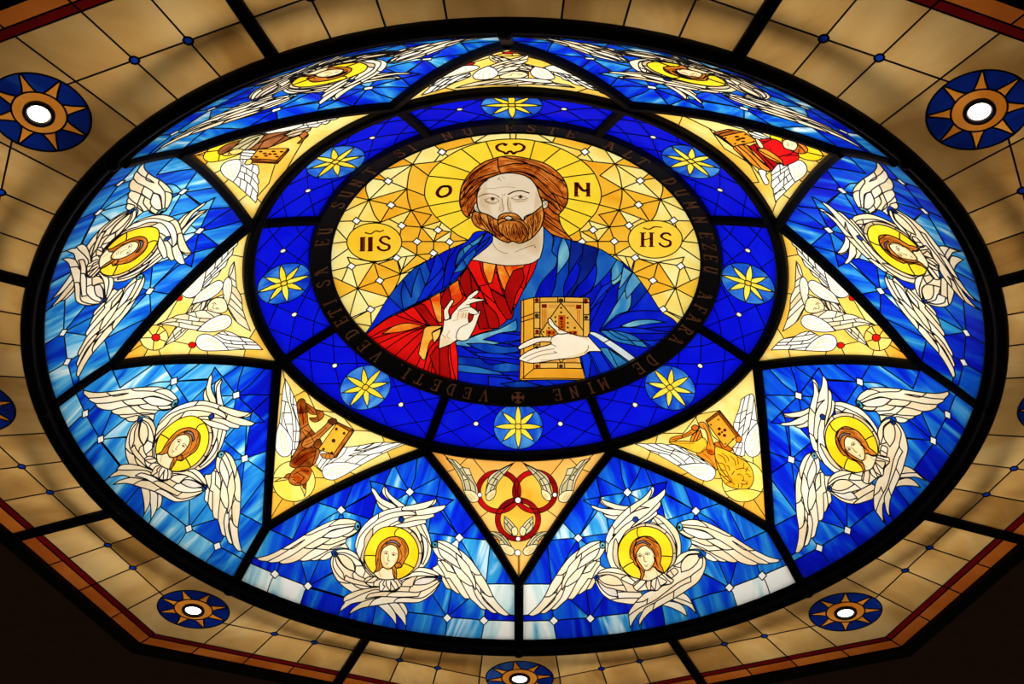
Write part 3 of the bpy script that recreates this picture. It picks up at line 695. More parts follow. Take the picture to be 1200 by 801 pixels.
# mantle
C.crop(*PX).sh('robe_blue', 'robe_pane', "575.7 273.8c 566 270.5 555.5 272.7 546.5 282.8 521.8 294 494.8 308.7 481 318 456.6 346 432 385.4 405 420c 600 500c 815 420c 793.3 378.7 775.3 365 761.8 345 739.3 315.7 716.9 300 701 290.7 667.4 280.6 637 264.8c")
ML, MR = (420, 280, 6), (600, 260, 5.72)
C.crop(*ML).ct("540 130 500 260 470 330 430 405; 565 110 590 200 475 325; 430 200 385 330 372 420; 430 200 470 325; 315 285 345 350 375 415; 318 290 300 380 312 470; 212 408 295 485; 690 60 625 160 598 300; 645 80 620 160; 700 170 640 310; 735 30 690 130 680 195; 760 160 660 245; 590 200 600 250 530 350; 840 30 800 90 740 150; 870 0 810 90; 480 175 505 240")
C.crop(*MR).ct("180 240 200 150 205 30; 250 60 278 110 270 170 212 262; 285 60 272 160 270 200 305 238; 305 238 290 300 200 400 155 500; 215 260 205 330 185 400; 340 95 310 190 305 280 300 340 288 430 260 500; 350 105 382 180 378 250 308 345; 380 250 370 340 300 430 265 500; 395 140 383 270 380 345; 445 250 385 345 350 420 345 505; 475 150 468 240 440 280; 440 280 458 305 430 400 355 500; 470 250 455 330 455 400 400 500; 568 270 500 370 430 440 395 505; 578 195 563 265 568 340 540 440 470 510; 705 245 660 320 590 400 540 445; 540 445 520 470 440 510; 665 325 660 400 600 440 545 540 520 565; 695 265 665 325 672 420 725 390; 748 285 728 390 710 455; 745 295 805 335; 800 345 740 425 710 455; 672 420 580 520 520 615; 725 395 640 470 570 600 525 690; 660 400 700 380 740 330; 815 330 760 440 770 515; 870 400 850 420 770 515; 710 455 700 540 650 625; 760 450 690 560 655 620 600 705; 800 510 795 560 780 590; 905 465 850 530 790 590 700 625 610 705; 950 530 820 590; 990 595 800 598 700 640 620 710; 640 460 620 540; 590 400 600 440; 520 590 610 520")
C.crop(*M3).ct("790 465 900 472 1080 440; 785 452 870 500 1100 505; 800 462 900 522 1100 535; 785 522 900 532 1100 565; 785 562 880 575 1000 602 1100 600; 780 600 900 612 1100 625; 790 645 940 625; 945 625 945 680; 1000 602 1080 650; 940 625 1060 640; 870 500 940 560 1000 560; 1000 400 1100 410; 950 440 1100 470")
C.crop(*M4).ct("0 395 45 395; 0 450 40 440; 0 520 45 530; 0 580 45 570; -20 640 60 660; 40 650 180 680; 180 645 240 680; 0 330 50 300; 60 655 60 700; 450 390 600 370 790 392 850 385; 540 402 700 402 840 402; 600 425 720 440 800 430; 370 400 460 485 545 590; 360 520 400 500 460 610; 395 500 440 590 455 630; 460 500 525 600; 365 540 385 650; 410 560 400 640; 640 420 730 470; 700 375 860 365")
C.crop(*M3).sh('robe_mid', 'robe_pane', "315 398c 420 318 520 268 650 203 750 138 840 50c 850 80 780 132 690 190 600 235 480 295 400 335").ct("400 320 420 335; 520 268 530 285; 650 203 660 215; 750 138 740 165")
C.crop(*ML).sh('robe_light', 'robe_pane', "680 195c 700 110 740 60 830 0 890 -45c 850 20 790 60 745 110").ct("745 110 735 60; 800 50 780 25").sh('robe_mid', 'robe_pane', "665 240c 730 150 790 90 850 40 930 -20c 900 30 830 95 790 150 740 215").ct("740 150 760 190; 820 70 830 95")
C.crop(*M3)
C.sh('robe_light', 'robe_pane', "820 440c 900 405 1000 380 1090 330c 1090 385 1000 402 900 442 860 450").sh('robe_mid', 'robe_pane', "830 455c 930 455 1030 470 1100 470c 1090 500 950 505")
C.crop(*M4)
C.sh('robe_light', 'robe_pane', "565 365c 640 335 730 330 800 345c 700 355 620 370").sh('robe_light', 'robe_pane', "455 388c 540 388 640 415 715 478c 620 462 530 440").ct("540 395 600 425 640 460; 500 390 560 430 640 440").sh('robe_light', 'robe_pane', "455 480c 500 480 600 540 620 560c 560 590 540 590c").ct("500 480 560 590; 530 500 600 550").sh('robe_trim', 'robe_pane', "388 395c 440 398 540 455 645 530c 610 548c 510 475 440 425").ct("500 440 480 450")
C.sh('robe_mid', 'robe_pane', "-60 665c 60 650 120 668 190 690c 60 700")
# red tunic
C.crop(*PX).sh('red', 'tunic_pane', "557.7 300 544 317 533 330 517 343 499 352 472 365 454 373 428 392c 420 412 480 446 536 452c 536.5 420 534 400c 560 391 586 382 600 366 613.5 340 624.7 320 632 299c 620 300 600 300 581 300")
C.crop(*M3).ct("735 160 760 260; 690 190 712 250 715 290; 640 222 665 290 695 350; 595 245 650 310 700 368; 555 260 620 350; 500 288 560 330 640 368; 470 310 560 340 690 372; 780 120 800 180 830 215; 800 100 850 195; 835 50 900 170 1000 372; 870 90 955 300 985 372; 895 0 930 130 1070 315; 985 35 960 130 925 150; 985 40 1000 130 1045 260; 1050 60 1020 180 1070 300; 890 170 1075 330; 910 30 990 90; 960 170 1070 235")
C.ct("345 415 430 372 560 350; 350 428 440 400 600 365; 375 455 500 400 620 368; 405 485 520 410 615 370; 450 525 560 425 612 380; 505 560 590 450 612 400; 560 595 592 520 600 440; 600 620 615 560 640 480 690 430; 645 650 652 560 665 480; 695 660 682 560 690 480; 745 660 722 560 715 470; 775 650 750 540 745 460; 620 620 640 560")
C.crop(*M4).ct("-20 120 70 175; -10 140 80 35; -20 230 30 260; 55 140 0 210; 100 30 60 190")
C.crop(*M3).sh('orange', 'tunic_pane', "985 40c 1040 38 1110 20 1140 40c 1090 120 1070 215c 1035 195 1000 110").ct("1020 40 1060 120 1080 170").sh('orange', 'tunic_pane', "915 20c 985 40c 965 130 945 140c 920 80").sh('orange', 'tunic_pane', "640 218c 692 188c 700 240 702 345c 675 330").sh('orange', 'tunic_pane', "740 155c 788 122c 800 180 812 215 780 250 755 265c")
C.sh('red_dark', 'tunic_pane', "890 210c 985 300 1000 370 960 375 900 380c 880 300").ct("915 240 950 380").sh('red_dark', 'tunic_pane', "955 170c 1065 245 1070 320 1040 330c 990 260").sh('red_dark', 'tunic_pane', "835 60c 870 120 895 180 860 190 830 215c 800 150 800 110").ct("850 90 860 190").sh('red_dark', 'tunic_pane', "1075 75c 1120 60c 1130 120 1090 200 1065 300c 1030 190").sh('red_dark', 'tunic_pane', "555 262c 605 250 650 310 692 362c 640 360").sh('red_dark', 'tunic_pane', "715 185c 738 165 755 255c 720 290c 695 240").sh('red_dark', 'tunic_pane', "640 520c 680 470 740 460c 735 520 745 650 680 640c")
C.ct("690 480 690 640")
C.sh('orange', 'tunic_pane', "390 405c 450 365 520 348 605 362c 500 392")
C.sh('sleeve_gold', 'cuff_pane', "580 510c 600 420 620 368 700 362c 700 390 655 430 635 460 612 540").ct("690 375 650 400 640 450")
C.sh('sleeve_gold', 'cuff_pane', "650 400c 698 375c 690 415 660 455c")
# neck, face
C.crop(*PX).sh('face_skin', 'neck', "575 268c 577 282 566 293 552 304c 581 309.5 600 311 622 308.5 633 302c 637 285 637 258c 600 245")
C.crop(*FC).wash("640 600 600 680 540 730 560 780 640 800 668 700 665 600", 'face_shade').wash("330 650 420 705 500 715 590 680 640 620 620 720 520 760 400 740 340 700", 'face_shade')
C.ink("320 690 350 745 400 775 430 778; 480 770 560 735 610 720; 330 680 300 730 250 770", .0024, 'grey_line').dot('grey_line', -1, (612, 735, 6, 5))
C.sh('hair_dark', 'hair', "360 138c 440 128 560 145 680 180 760 235 812 300 832 370 828 440 800 490 772 520c 775 560 800 620 862 694c 800 680 720 650 655 590c 640 500 220 500 180 555c 135 520 110 460 108 400 122 330 155 270 210 210 280 165", w=.005)
C.ct("362 138 366 210 388 250; 360 150 280 190 200 240 130 320; 375 235 280 260 190 300 112 385; 345 262 260 290 180 350 108 430; 250 330 180 400 120 470; 228 420 190 490 160 540; 380 200 480 178 600 190 700 240 790 290; 385 245 500 232 600 260 680 330 740 400 790 500; 560 250 640 290 720 370 830 420; 620 330 700 400 800 470; 640 400 700 430 785 505; 680 440 720 490 775 530; 668 500 720 540 775 570; 660 540 730 590 810 645; 500 150 620 180 740 250 825 340; 425 140 540 170 680 250 740 330", .0045)
C.strands("362 145 300 170 220 215 150 290 120 350; 370 195 290 215 200 260 140 340 112 420; 380 240 280 265 200 310 140 400 120 460; 345 265 260 300 190 380 150 470 150 530; 250 330 215 400 190 480 175 545", 4).strands("370 145 480 135 600 160 720 215 810 310; 370 180 480 165 600 180 720 250 825 370; 380 225 500 200 620 240 740 340 825 440; 400 245 520 240 620 290 720 390 800 480; 600 290 650 350 720 430 780 510; 650 400 680 450 730 500 775 540", 4).strands("665 480 720 530 770 560; 660 520 720 570 790 620; 660 560 730 630 850 690", 3)
C.ink("300 175 220 240 160 320; 330 200 250 235 170 310; 340 240 250 270 160 360; 300 285 210 340 130 440; 200 420 160 480 170 530; 400 160 520 165 640 210; 420 215 530 205 620 235 700 290; 480 140 600 160 700 215 780 300; 700 270 770 340 810 420; 660 300 730 360 800 450; 690 410 760 460; 700 470 750 520; 690 530 750 580; 720 610 820 670; 240 210 170 290; 150 330 130 400; 450 190 560 185 660 230", .003, 'strand')
C.sh('face_skin', 'ear', "225 440 205 455 202 480 215 500 240 505 245 470").ink("225 455 215 480 232 495", .002, 'grey_line').sh('face_skin', 'ear', "655 440 685 425 702 445 692 475 662 480").ink("690 440 670 460", .002, 'grey_line')
C.sh('face_skin', 'face', "385 248 450 242 530 255 590 290 625 340 645 400 660 440 655 475 600 510 545 535 530 570 440 600 360 570 300 525 240 500 222 440 225 380 245 330 290 285 340 262", w=.005)
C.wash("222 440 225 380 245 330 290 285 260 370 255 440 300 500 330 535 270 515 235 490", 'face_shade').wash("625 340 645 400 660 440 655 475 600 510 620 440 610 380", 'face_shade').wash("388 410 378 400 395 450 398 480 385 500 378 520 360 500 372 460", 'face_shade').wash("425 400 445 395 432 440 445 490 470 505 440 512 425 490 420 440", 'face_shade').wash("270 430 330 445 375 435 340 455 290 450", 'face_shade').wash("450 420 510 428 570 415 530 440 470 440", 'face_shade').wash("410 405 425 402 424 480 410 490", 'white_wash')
C.ink("228 402 270 380 330 380 375 405; 275 424 310 403 350 408 372 428; 450 408 490 392 530 394 565 412; 278 428 330 436 368 430; 455 412 520 418 560 412; 388 405 396 450 402 482 388 500; 432 400 428 450 438 488 458 500", .0026, 'grey_line')
C.ink("430 384 470 364 520 358 575 374", .0062, 'ink').ink("228 402 270 383 330 380 372 400", .0032, 'ink_soft')
C.ink("325 346 400 332 480 336; 280 345 330 340; 390 380 400 395; 412 378 405 392; 398 505 420 514 450 508; 375 268 362 285; 385 262 412 276; 370 275 385 292; 270 412 300 440 350 446; 450 402 500 430 560 424", .0018, 'grey_line')
C.dot('ink', -1, (328, 414, 8, 8), (515, 400, 8, 8)).dot('iris', -1, (328, 414, 17, 13), (515, 400, 17, 13))
# beard
C.sh('beard', 'beard', "200 492c 235 508 290 520 362 560c 378 525 430 508 490 522 532 565c 560 535 610 505 660 462c 672 520 655 600 620 650 575 690 510 714 462 700 430 710 380 692 330 660 290 632 220 602 188 550", w=.005)
C.ct("362 560 375 640 440 690; 532 565 570 620 560 700; 365 600 380 575 440 560 520 575 560 640 530 700; 235 508 260 560 320 640; 290 520 310 590 350 670; 600 510 600 590 590 680; 362 560 400 545 435 555 490 550 532 565", .0042)
C.strands("205 500 215 560 260 610; 250 515 270 580 330 650; 300 530 320 610 390 685; 355 560 370 630 430 695", 3).strands("375 600 390 650 430 695; 420 575 430 630 450 690; 470 570 480 630 470 695; 520 585 540 640 520 700; 545 600 570 650 560 690", 3).strands("540 560 575 610 580 680; 590 520 610 580 605 660; 650 475 655 540 630 630", 4)
C.ink("240 520 250 570 290 620; 330 545 340 600 380 670; 400 580 390 640 430 690; 440 570 440 640; 480 575 500 640 480 690; 520 600 540 660; 560 560 580 620; 620 500 630 560 610 640; 580 540 595 600; 430 530 480 532 520 552; 375 545 410 525; 210 520 230 580; 640 500 640 570; 420 600 425 660; 460 590 470 660; 500 650 520 690 480 700; 310 560 330 630", .0028, 'strand')
C.sh('face_skin', 'lips', "408 548 430 530 462 545 440 558").ink("405 547 435 543 465 547", .002, 'ink')
# book
C.crop(*BK).sh('book_gold', 'book_pane', "105 112 205 88 640 90 642 362 580 410 560 540 585 640 612 738 92 738 100 480", st=True, w=.004)
C.ct("125 105 125 730; 205 645 95 738; 110 245 205 213; 100 282 205 250; 100 480 205 460; 100 540 200 500; 110 725 600 727", st=True)
C.sh('book_cover', 'book_pane', "205 88 640 90 642 362 560 540 582 645 205 645", st=True)
C.ct("205 128 640 130; 252 90 252 645; 592 95 592 400; 205 205 252 205; 205 248 252 248; 205 330 252 330; 205 372 252 372; 205 395 252 395; 205 460 252 460; 205 490 252 490; 392 90 392 130; 445 90 445 130; 592 100 640 100; 592 222 640 222; 592 265 640 265; 205 602 600 602; 392 602 392 645; 445 602 445 645; 416 132 258 360 280 400; 416 132 595 352; 390 560 418 602 450 560; 252 330 270 345", st=True)
C.dot('jewel_paint_red', -1, (228, 106, 17, 17), (612, 118, 18, 18), (230, 352, 16, 16), (230, 625, 17, 17), (418, 168, 9, 10), (420, 250, 14, 14), (420, 275, 8, 8), (422, 295, 8, 8), (424, 318, 8, 8), (325, 362, 14, 11), (358, 363, 9, 8), (525, 362, 14, 11), (492, 362, 9, 8))
C.dot('jewel_paint_green', -1, (417, 108, 20, 15), (228, 227, 17, 17), (614, 242, 17, 16), (417, 623, 17, 16), (228, 476, 17, 12), (418, 202, 9, 9), (373, 240, 9, 9), (468, 246, 9, 9), (375, 276, 9, 9), (470, 286, 9, 9), (470, 322, 9, 9), (525, 325, 9, 9), (280, 356, 8, 8), (322, 325, 8, 8), (322, 385, 8, 8))
C.wash("395 225c 452 225c 452 345c 395 345c", 'brown_wash').wash("300 340c 375 340c 375 385c 300 385c", 'brown_wash').wash("478 348c 545 348c 545 380c 478 375c", 'brown_wash').wash("266 138c 306 138c 306 168c 266 168c", 'jewel_paint_red').wash("535 143c 576 143c 576 176c 535 176c", 'jewel_paint_red')
C.ink("320 145 400 145; 320 155 395 155; 320 165 390 165; 440 145 530 145; 445 155 530 155; 270 175 270 330; 280 175 280 320; 290 175 290 305; 300 175 300 290; 545 182 545 270; 555 182 555 290; 565 182 565 305; 258 575 385 575; 258 588 390 588; 450 575 540 575; 450 588 540 588", .0022, 'brown_wash')
# hand on the book
C.sh('hand_skin', 'hand', "78 480c 120 445 210 405 330 396 345 400c 390 375 470 365 540 385 600 396 632 395c 738 512c 640 512 600 540 520 562 400 572 300 590 210 602 150 597 95 577 90 560 130 525 200 490 300 465 338 450 332 437 250 437 160 472 95 496", w=.0046)
C.ink("332 437 335 420 348 398; 150 585 250 540 385 518; 118 562 240 510 365 486; 300 465 340 452 380 470; 630 460 628 490 600 520; 385 518 360 505", .003, 'grey_line').wash("540 385 600 396 632 395 640 430 615 420 560 400", 'shade_soft').wash("628 500 600 540 520 562 400 572 500 545 580 520", 'shade_soft')
C.sh('hand_skin', 'thumb', "315 262 330 250 350 272 372 305 430 345 475 366 400 374 372 345 325 300", w=.0046).ink("330 265 345 285", .002, 'ink_soft')
# raised hand
C.crop(*H1).sh('hand_skin', 'hand', "215 698c 225 580 255 500 268 390c 335 385c 350 340 390 290 430 245 500 182 520 150 570 110 612 86 632 100 620 125 570 165c 600 172 680 178 682 195 620 207 550 225c 545 255 600 290 628 318c 632 300 648 303 645 330 620 400 600 460 560 540 520 600 460 616 405 610 330 655", w=.0046)
C.ink("408 608 396 560 430 480 520 430; 548 330 600 336 632 315; 545 260 500 265 430 290; 570 165 540 172; 550 225 500 235", .0034, 'ink').ink("425 305 405 380; 475 318 455 372; 500 320 490 375; 350 340 345 375; 360 400 420 390; 400 270 430 300 520 290; 240 540 290 580; 330 500 300 560 330 590", .002, 'ink_soft')
C.wash("420 310 520 300 530 390 450 375 405 380", 'shade_soft').wash("250 560 300 600 400 610 330 655 215 698", 'shade_soft')
C.sh('red_dark', 'tunic_pane', "528 325c 548 335 580 345c 560 400 530 425c 522 380")
C.sh('hand_skin', 'finger', "266 300 290 260 340 190 362 185 370 210 330 270 318 310 330 372 300 397 272 390", w=.0046)
C.solve()
C.crop(*MR).recolor('robe_light', "245 110 345 170 700 310 780 325 745 500 800 430 690 400", name='robe_pane').recolor('robe_mid', "240 235 290 150 320 370 610 290 590 380 760 400 860 500 225 330 30 660", name='robe_pane').recolor('robe_navy', "520 230 430 190 500 330 400 300", name='robe_pane')
C.crop(*M3).recolor('robe_mid', "960 490 1000 585 860 600 1040 455", name='robe_pane')
C.crop(*ML).recolor('robe_mid', "440 290 360 350 420 370 490 220", name='robe_pane')
C.crop(*M1).recolor('gold_deep', "590 300 600 370 560 440 575 470 590 540 570 560 620 570 640 590 540 560 480 530 400 520 350 490 400 440 460 440 480 470 560 640 540 650 620 650 620 710 540 720 700 650 710 720 790 660 780 690 520 690 620 760 800 145 300 455 590 420 545 700 600 720 690 700 700 740 560 780 430 460 500 440 430 530", mir=True)
C.crop(*M3).recolor('gold_deep', "320 100 390 70 430 60 420 130 330 150 450 30 200 190 170 180 300 130 410 40", mir=True)


# ---------------------------------------------------------------- cartoons: the eight star points
tri_bound = [pol(S_TIP, 0), pol(S_VAL, -22.5)] + [pol(s_of(R_BO+.012), -21+42*i/12) for i in range(13)] + [pol(S_VAL, 22.5)]
tri_bound = inset(tri_bound)
def tri(turn, mat='tri_yellow', name='yellow_pane'):
    T = Fig(tri_bound, mat, name, w=.0036, reach=.035); T.turn = turn; return T
WH = 'wing_white'
# ---- veiled cherub with six wings
K = tri(90)
K.crop(130, 260, 4.71).ct("373 420 305 540 240 637; 373 420 300 385; 450 680 240 637; 450 680 410 770; 240 637 10 775; 240 637 130 622; 240 637 160 780; 240 637 285 770; 525 700 550 770; 742 700 728 770; 765 640 810 570; 650 178 730 192; 680 402 745 392; 215 580 210 530; 420 418 455 418")
K.el('tri_yellow', 'yellow_pane', 238, 637, 78, 70).ct("238 637 310 590; 238 637 310 660; 238 637 230 720; 238 637 165 640; 238 637 200 585; 238 637 270 575")
K.crop(180, 270, 5.34)
K.sh(WH, 'feather', "330 215c 430 125 532 42c 525 85 502 105c 490 150 470 170c 450 220 425 240c 400 280 370 300c 340 340 290 362c 310 280").ct("335 245 390 190 450 125 520 65; 345 275 420 200 502 105; 330 310 400 240 470 170; 320 335 370 285 425 240; 390 190 382 232; 430 145 425 195; 470 105 462 148; 355 262 360 290; 400 225 395 250")
K.sh('wing_bulb', 'wing_covert', "175 388 185 345 240 290 332 215c 325 270 305 350 280 395 230 420 190 412").ink("200 390 240 330 310 250; 225 400 260 350 315 260; 255 400 285 350", .0058, 'bulb_ink')
K.sh('wing_tan', 'feather', "465 292c 480 230 505 193c 512 260 515 310 520 360c 550 420 555 480 560 500c 575 550 607 628c 550 595 500 550 462 480c 440 380").ct("470 290 490 260 505 200; 488 340 520 360; 485 380 545 450; 478 420 560 505; 470 460 580 560; 465 480 520 570; 490 300 515 320")
K.sh('wing_bulb', 'wing_covert', "460 478c 435 400 436 330 462 292 485 310 490 350 480 420").ink("455 330 452 390 460 450; 470 320 472 390 465 440", .0058, 'bulb_ink')
K.sh('wing_tan', 'feather', "240 455c 330 440 440 400 380 470 300 520 230 600 160 670 65 720c 100 660 140 600 200 520").ct("215 490 250 455 270 450; 190 540 260 460 300 445; 130 620 220 530 310 440; 95 690 190 600 300 500 350 420; 140 670 260 560 330 470; 250 460 235 510; 300 460 285 510; 330 440 310 500; 180 560 170 640; 120 630 130 670")
K.sh('skin', 'face', "338 470 360 435 400 418 445 430 462 490 430 515 380 512 345 500").ink("360 455 378 448 390 460; 385 485 398 480 405 492; 372 462 368 480 378 488; 350 490 365 495", .0025, 'ink').dot('ink_soft', -1, (376, 458, 5, 4), (392, 488, 5, 4))
K.sh('wing_bulb', 'wing_covert', "238 458c 270 400 340 345 400 312 430 322 434 350 400 395 330 435").ink("270 430 330 380 410 335; 290 430 350 395 415 350; 260 440 300 390 370 340", .0058, 'bulb_ink')
K.sh('wing_tan', 'feather', "270 622c 200 612 100 592 22 586c 60 568 112 545c 150 528 200 520c 260 505 300 498 340 500 430 525c 400 545 330 570").ct("112 545 200 560 320 572; 30 585 130 570 240 590 300 600; 200 520 280 545 360 550; 150 555 130 575; 220 545 215 570; 290 548 280 572; 240 570 240 592; 160 575 160 600; 330 505 380 540; 260 510 270 540")
K.sh('wing_bulb', 'wing_covert', "270 626c 330 570 400 532 460 528 487 555 480 592 430 622 350 634").ink("300 615 370 575 460 545; 320 618 390 595 470 565; 350 622 420 605 470 585", .0058, 'bulb_ink')
K.sh(WH, 'feather', "370 662c 430 630 480 635 532 660c 600 675 640 700c 660 720 682 745c 600 742 468 748c 430 700").ct("385 645 440 680 520 690 640 700; 430 700 520 712 640 715; 455 725 560 740; 450 640 470 655; 530 660 560 690; 480 690 500 715; 560 690 590 715; 420 670 450 695; 555 715 570 742; 410 645 500 660 600 675")
K.sh('wing_bulb', 'wing_covert', "265 705 280 660 330 646 380 665 430 700 470 748c 380 752 300 747").ink("290 690 340 670 400 700; 285 710 350 690 430 730; 300 730 360 720 420 740", .0058, 'bulb_ink')
for g in ((157, 420, 22, 18), (14, 668, 26, 22), (241, 715, 23, 18)): K.el('gem_red', 'gem', *g)
K.solve().crop(130, 260, 4.71).recolor('tri_orange', "90 740 120 680 70 745 180 690 150 640 60 770 100 700 130 760")
# ---- ox
O = tri(45)
O.crop(310, 435, 4.855).ct("105 0 115 50; 60 130 110 128; 165 145 235 105; 235 105 250 70; 235 105 290 220; 290 220 430 238; 430 238 510 335; 430 238 445 205; 510 335 600 340; 30 445 70 440; 45 345 85 345; 60 130 75 60; 320 560 350 540; 290 605 340 605; 395 615 408 645; 490 575 530 590; 40 605 55 605; 15 690 60 685; 95 735 55 800; 165 738 172 775; 240 700 290 730; 255 510 290 540; 335 240 400 270")
O.crop(370, 480, 8.9).ct("680 235 720 350; 745 430 780 505; 350 645 440 690")
O.crop(310, 435, 4.855).el('halo_pale', 'halo_pane', 167, 624, 121, 116)
O.sh(WH, 'feather', "118 42c 145 90 165 135 178 165 190 220 200 300 198 370 188 430 150 492c 155 400 85 292c 95 200 102 120").ct("118 60 125 140 150 220 160 300 165 400; 145 90 150 180 175 260 180 340 172 430; 165 135 165 210 195 300; 100 165 130 175; 95 235 150 235; 118 185 110 260 125 320; 130 300 160 300; 155 340 195 340; 160 400 195 400; 150 185 175 190; 145 450 185 440; 100 230 98 290")
O.sh('wing_bulb', 'wing_covert', "85 290c 120 330 152 380 158 430 142 475 102 484 68 452 60 400 70 340").ink("95 330 90 400 110 470; 105 340 110 400 120 470; 115 350 130 410 135 460", .0058, 'bulb_ink')
O.crop(370, 480, 8.9).sh(WH, 'feather', "60 630c 0 560 40 450 150 380 320 390c 440 375 500 365 600 345c 700 338 820 340 965 345c 900 370 700 455 470 577c 300 600").ct("330 460 420 420 520 400 605 350; 210 545 340 480 480 430 640 380 700 345; 300 545 400 480 540 425 700 370 820 345; 430 552 560 470 680 440 900 350; 150 555 270 480 330 390; 335 480 380 478; 470 425 540 428; 480 470 560 470; 620 440 690 450; 550 375 600 350; 270 480 330 450; 100 580 160 520; 30 560 80 480; 60 590 130 500; 410 420 460 375")
O.sh('wing_bulb', 'wing_covert', "68 640 90 590 160 555 300 545 475 577c 400 620 300 680 200 727 120 724 78 690").ink("110 640 200 590 380 575; 110 670 220 620 350 600; 140 695 220 660 300 640", .0058, 'bulb_ink')
O.crop(310, 435, 4.855)
O.sh('ox_brown', 'animal_pane', "235 180 290 215 318 222 338 240 330 265 300 285 275 285 255 265 290 262 300 248 260 240 240 215").ct("290 220 300 250 310 280").ink("245 200 280 235; 262 268 300 272", .003, 'strand')
O.sh('ox_brown', 'animal_pane', "185 182 205 155 230 165 242 220 250 300 285 350 310 375 325 405 318 440 300 500 260 545 200 550 148 540 150 500 190 430 205 370 200 300 188 240").ct("190 240 245 230; 200 330 250 300 ; 150 510 230 440 300 430; 205 400 260 340; 300 430 270 540").ink("200 180 215 240 220 300; 215 340 240 380; 170 520 230 470 290 450; 190 540 240 500 290 470; 225 330 255 350 280 400; 205 200 200 260; 230 190 235 260; 180 500 200 460", .0035, 'strand').wash("150 520 200 470 290 440 250 500 190 540", 'dark_wash').wash("190 200 210 170 225 200 235 290 215 300 200 250", 'brown_wash')
O.sh('ox_tan', 'animal_pane', "212 425 228 385 280 358 340 310 372 275 400 290 385 310 345 348 295 400 250 435").ink("235 400 290 370 350 320; 225 420 270 400", .003, 'strand')
O.sh('ox_dark', 'animal_pane', "360 285 375 268 405 270 412 292 385 303")
O.sh('ox_brown', 'animal_pane', "300 385 320 395 325 420 305 440 285 430 280 410")
O.sh('book_gold', 'book_pane', "305 445 408 298 482 340 392 470", st=True).dot('jewel_paint_green', -1, (408, 326, 9, 9), (452, 350, 9, 9), (392, 392, 12, 12), (334, 440, 9, 9), (382, 460, 8, 8)).sh('ox_brown', 'book_pane', "408 298 416 288 512 335 408 492 385 490 392 470 482 340", st=True).ct("482 340 512 335; 412 292 500 338 400 485")
O.sh('ox_tan', 'animal_pane', "318 470 350 465 390 472 395 488 375 498 335 492").ink("350 468 345 492; 370 470 368 495", .003, 'strand')
O.sh('ox_pale', 'horn', "55 627c 100 605 150 600 145 612 100 620").sh('ox_pale', 'horn', "200 640c 235 665 228 712c 222 690 210 665")
O.sh('ox_brown', 'animal_pane', "110 605c 125 585 150 580 150 600 130 608").sh('ox_brown', 'animal_pane', "215 640c 235 620 238 645 232 668c 220 660")
O.sh('ox_brown', 'animal_pane', "150 578 190 545 245 542 268 560 258 600 235 635 200 648 160 645 138 620").ink("165 585 200 565 250 565; 160 610 175 620; 215 610 230 600; 170 640 190 630 210 640; 180 570 220 600 200 630; 150 600 170 600", .0035, 'strand').wash("190 545 245 542 268 560 250 590 210 570", 'dark_wash').wash("160 600 200 590 220 620 190 640", 'brown_wash')
O.solve().crop(310, 435, 4.855).recolor('tri_orange', "40 760 50 720 80 720 110 790 140 760 70 770 30 780")
# ---- lion
Q = tri(-45)
Q.crop(770, 470, 6.16).ct("-20 232 190 230; 190 230 295 95; 295 95 275 60; 295 95 455 65; 455 65 500 0; 455 65 560 60; 190 230 185 245; 545 180 560 60; 720 30 760 30; 745 225 790 205; 755 345 800 350; 690 400 695 440; 775 552 815 540; 770 655 830 680; 705 718 760 800; 630 730 615 800; 530 685 470 715; 340 570 315 625; 225 515 140 545; 420 555 480 560; 600 395 650 430; 360 155 400 250 480 310; 310 200 330 260", st=True)
Q.crop(725, 490, 8.008).ct("90 225 165 240; 345 240 370 140; 370 140 360 120; 370 140 620 140; 300 315 265 390; 660 505 560 545; 800 580 775 650; 905 490 925 480", st=True)
Q.crop(770, 470, 6.16).el('halo_pale', 'halo_pane', 622, 578, 153, 148).ct("500 650 640 630 780 660")
Q.sh(WH, 'feather', "608 -15c 690 -50 715 80 724 158c 670 220 640 270 632 392c 600 395 560 375 545 330c 575 290 550 170c 570 110 590 60").ct("625 10 600 120 590 200 560 300; 660 0 640 110 620 220 600 300; 695 20 680 120 660 210 625 320; 590 90 620 75; 570 150 605 155; 605 150 640 110; 560 235 590 210; 590 205 630 165; 630 230 670 180; 640 100 680 80; 555 290 620 300; 590 230 600 280 570 360; 620 300 600 380; 545 330 620 340; 680 130 722 140")
Q.sh('wing_bulb', 'wing_covert', "725 155c 745 230 752 320 735 380 690 402 650 382 630 330 640 270 680 200").ink("715 200 690 270 660 350; 725 230 710 300 685 380; 735 280 725 340 705 385", .0058, 'bulb_ink')
Q.crop(725, 490, 8.008).sh(WH, 'feather', "162 242c 200 232 265 240c 300 232 345 240c 400 235 445 248c 520 245 565 270c 620 285 670 325c 760 365 850 437c 700 420 555 445c 460 390 360 335 300 310 230 270").ct("265 240 370 290 480 320 570 365 640 430; 345 240 450 290 560 310 670 355 720 420; 445 248 560 300 670 355 780 415; 300 300 380 320 490 350 600 430; 370 340 385 318; 480 350 510 310; 500 305 540 285; 560 440 600 420; 640 350 670 325; 620 400 670 355; 490 355 555 400; 565 270 640 320 740 370")
Q.sh('wing_bulb', 'wing_covert', "555 445c 650 430 760 418 850 435 908 490 892 560 830 587 740 562 650 505").ink("640 460 740 450 860 480; 670 480 770 480 870 520; 700 510 790 520 850 550", .0058, 'bulb_ink')
Q.crop(770, 470, 6.16)
Q.sh('lion_orange', 'animal_pane', "285 378 360 345 420 375 435 490 380 445").ink("330 370 380 410 420 470", .003, 'ink_soft')
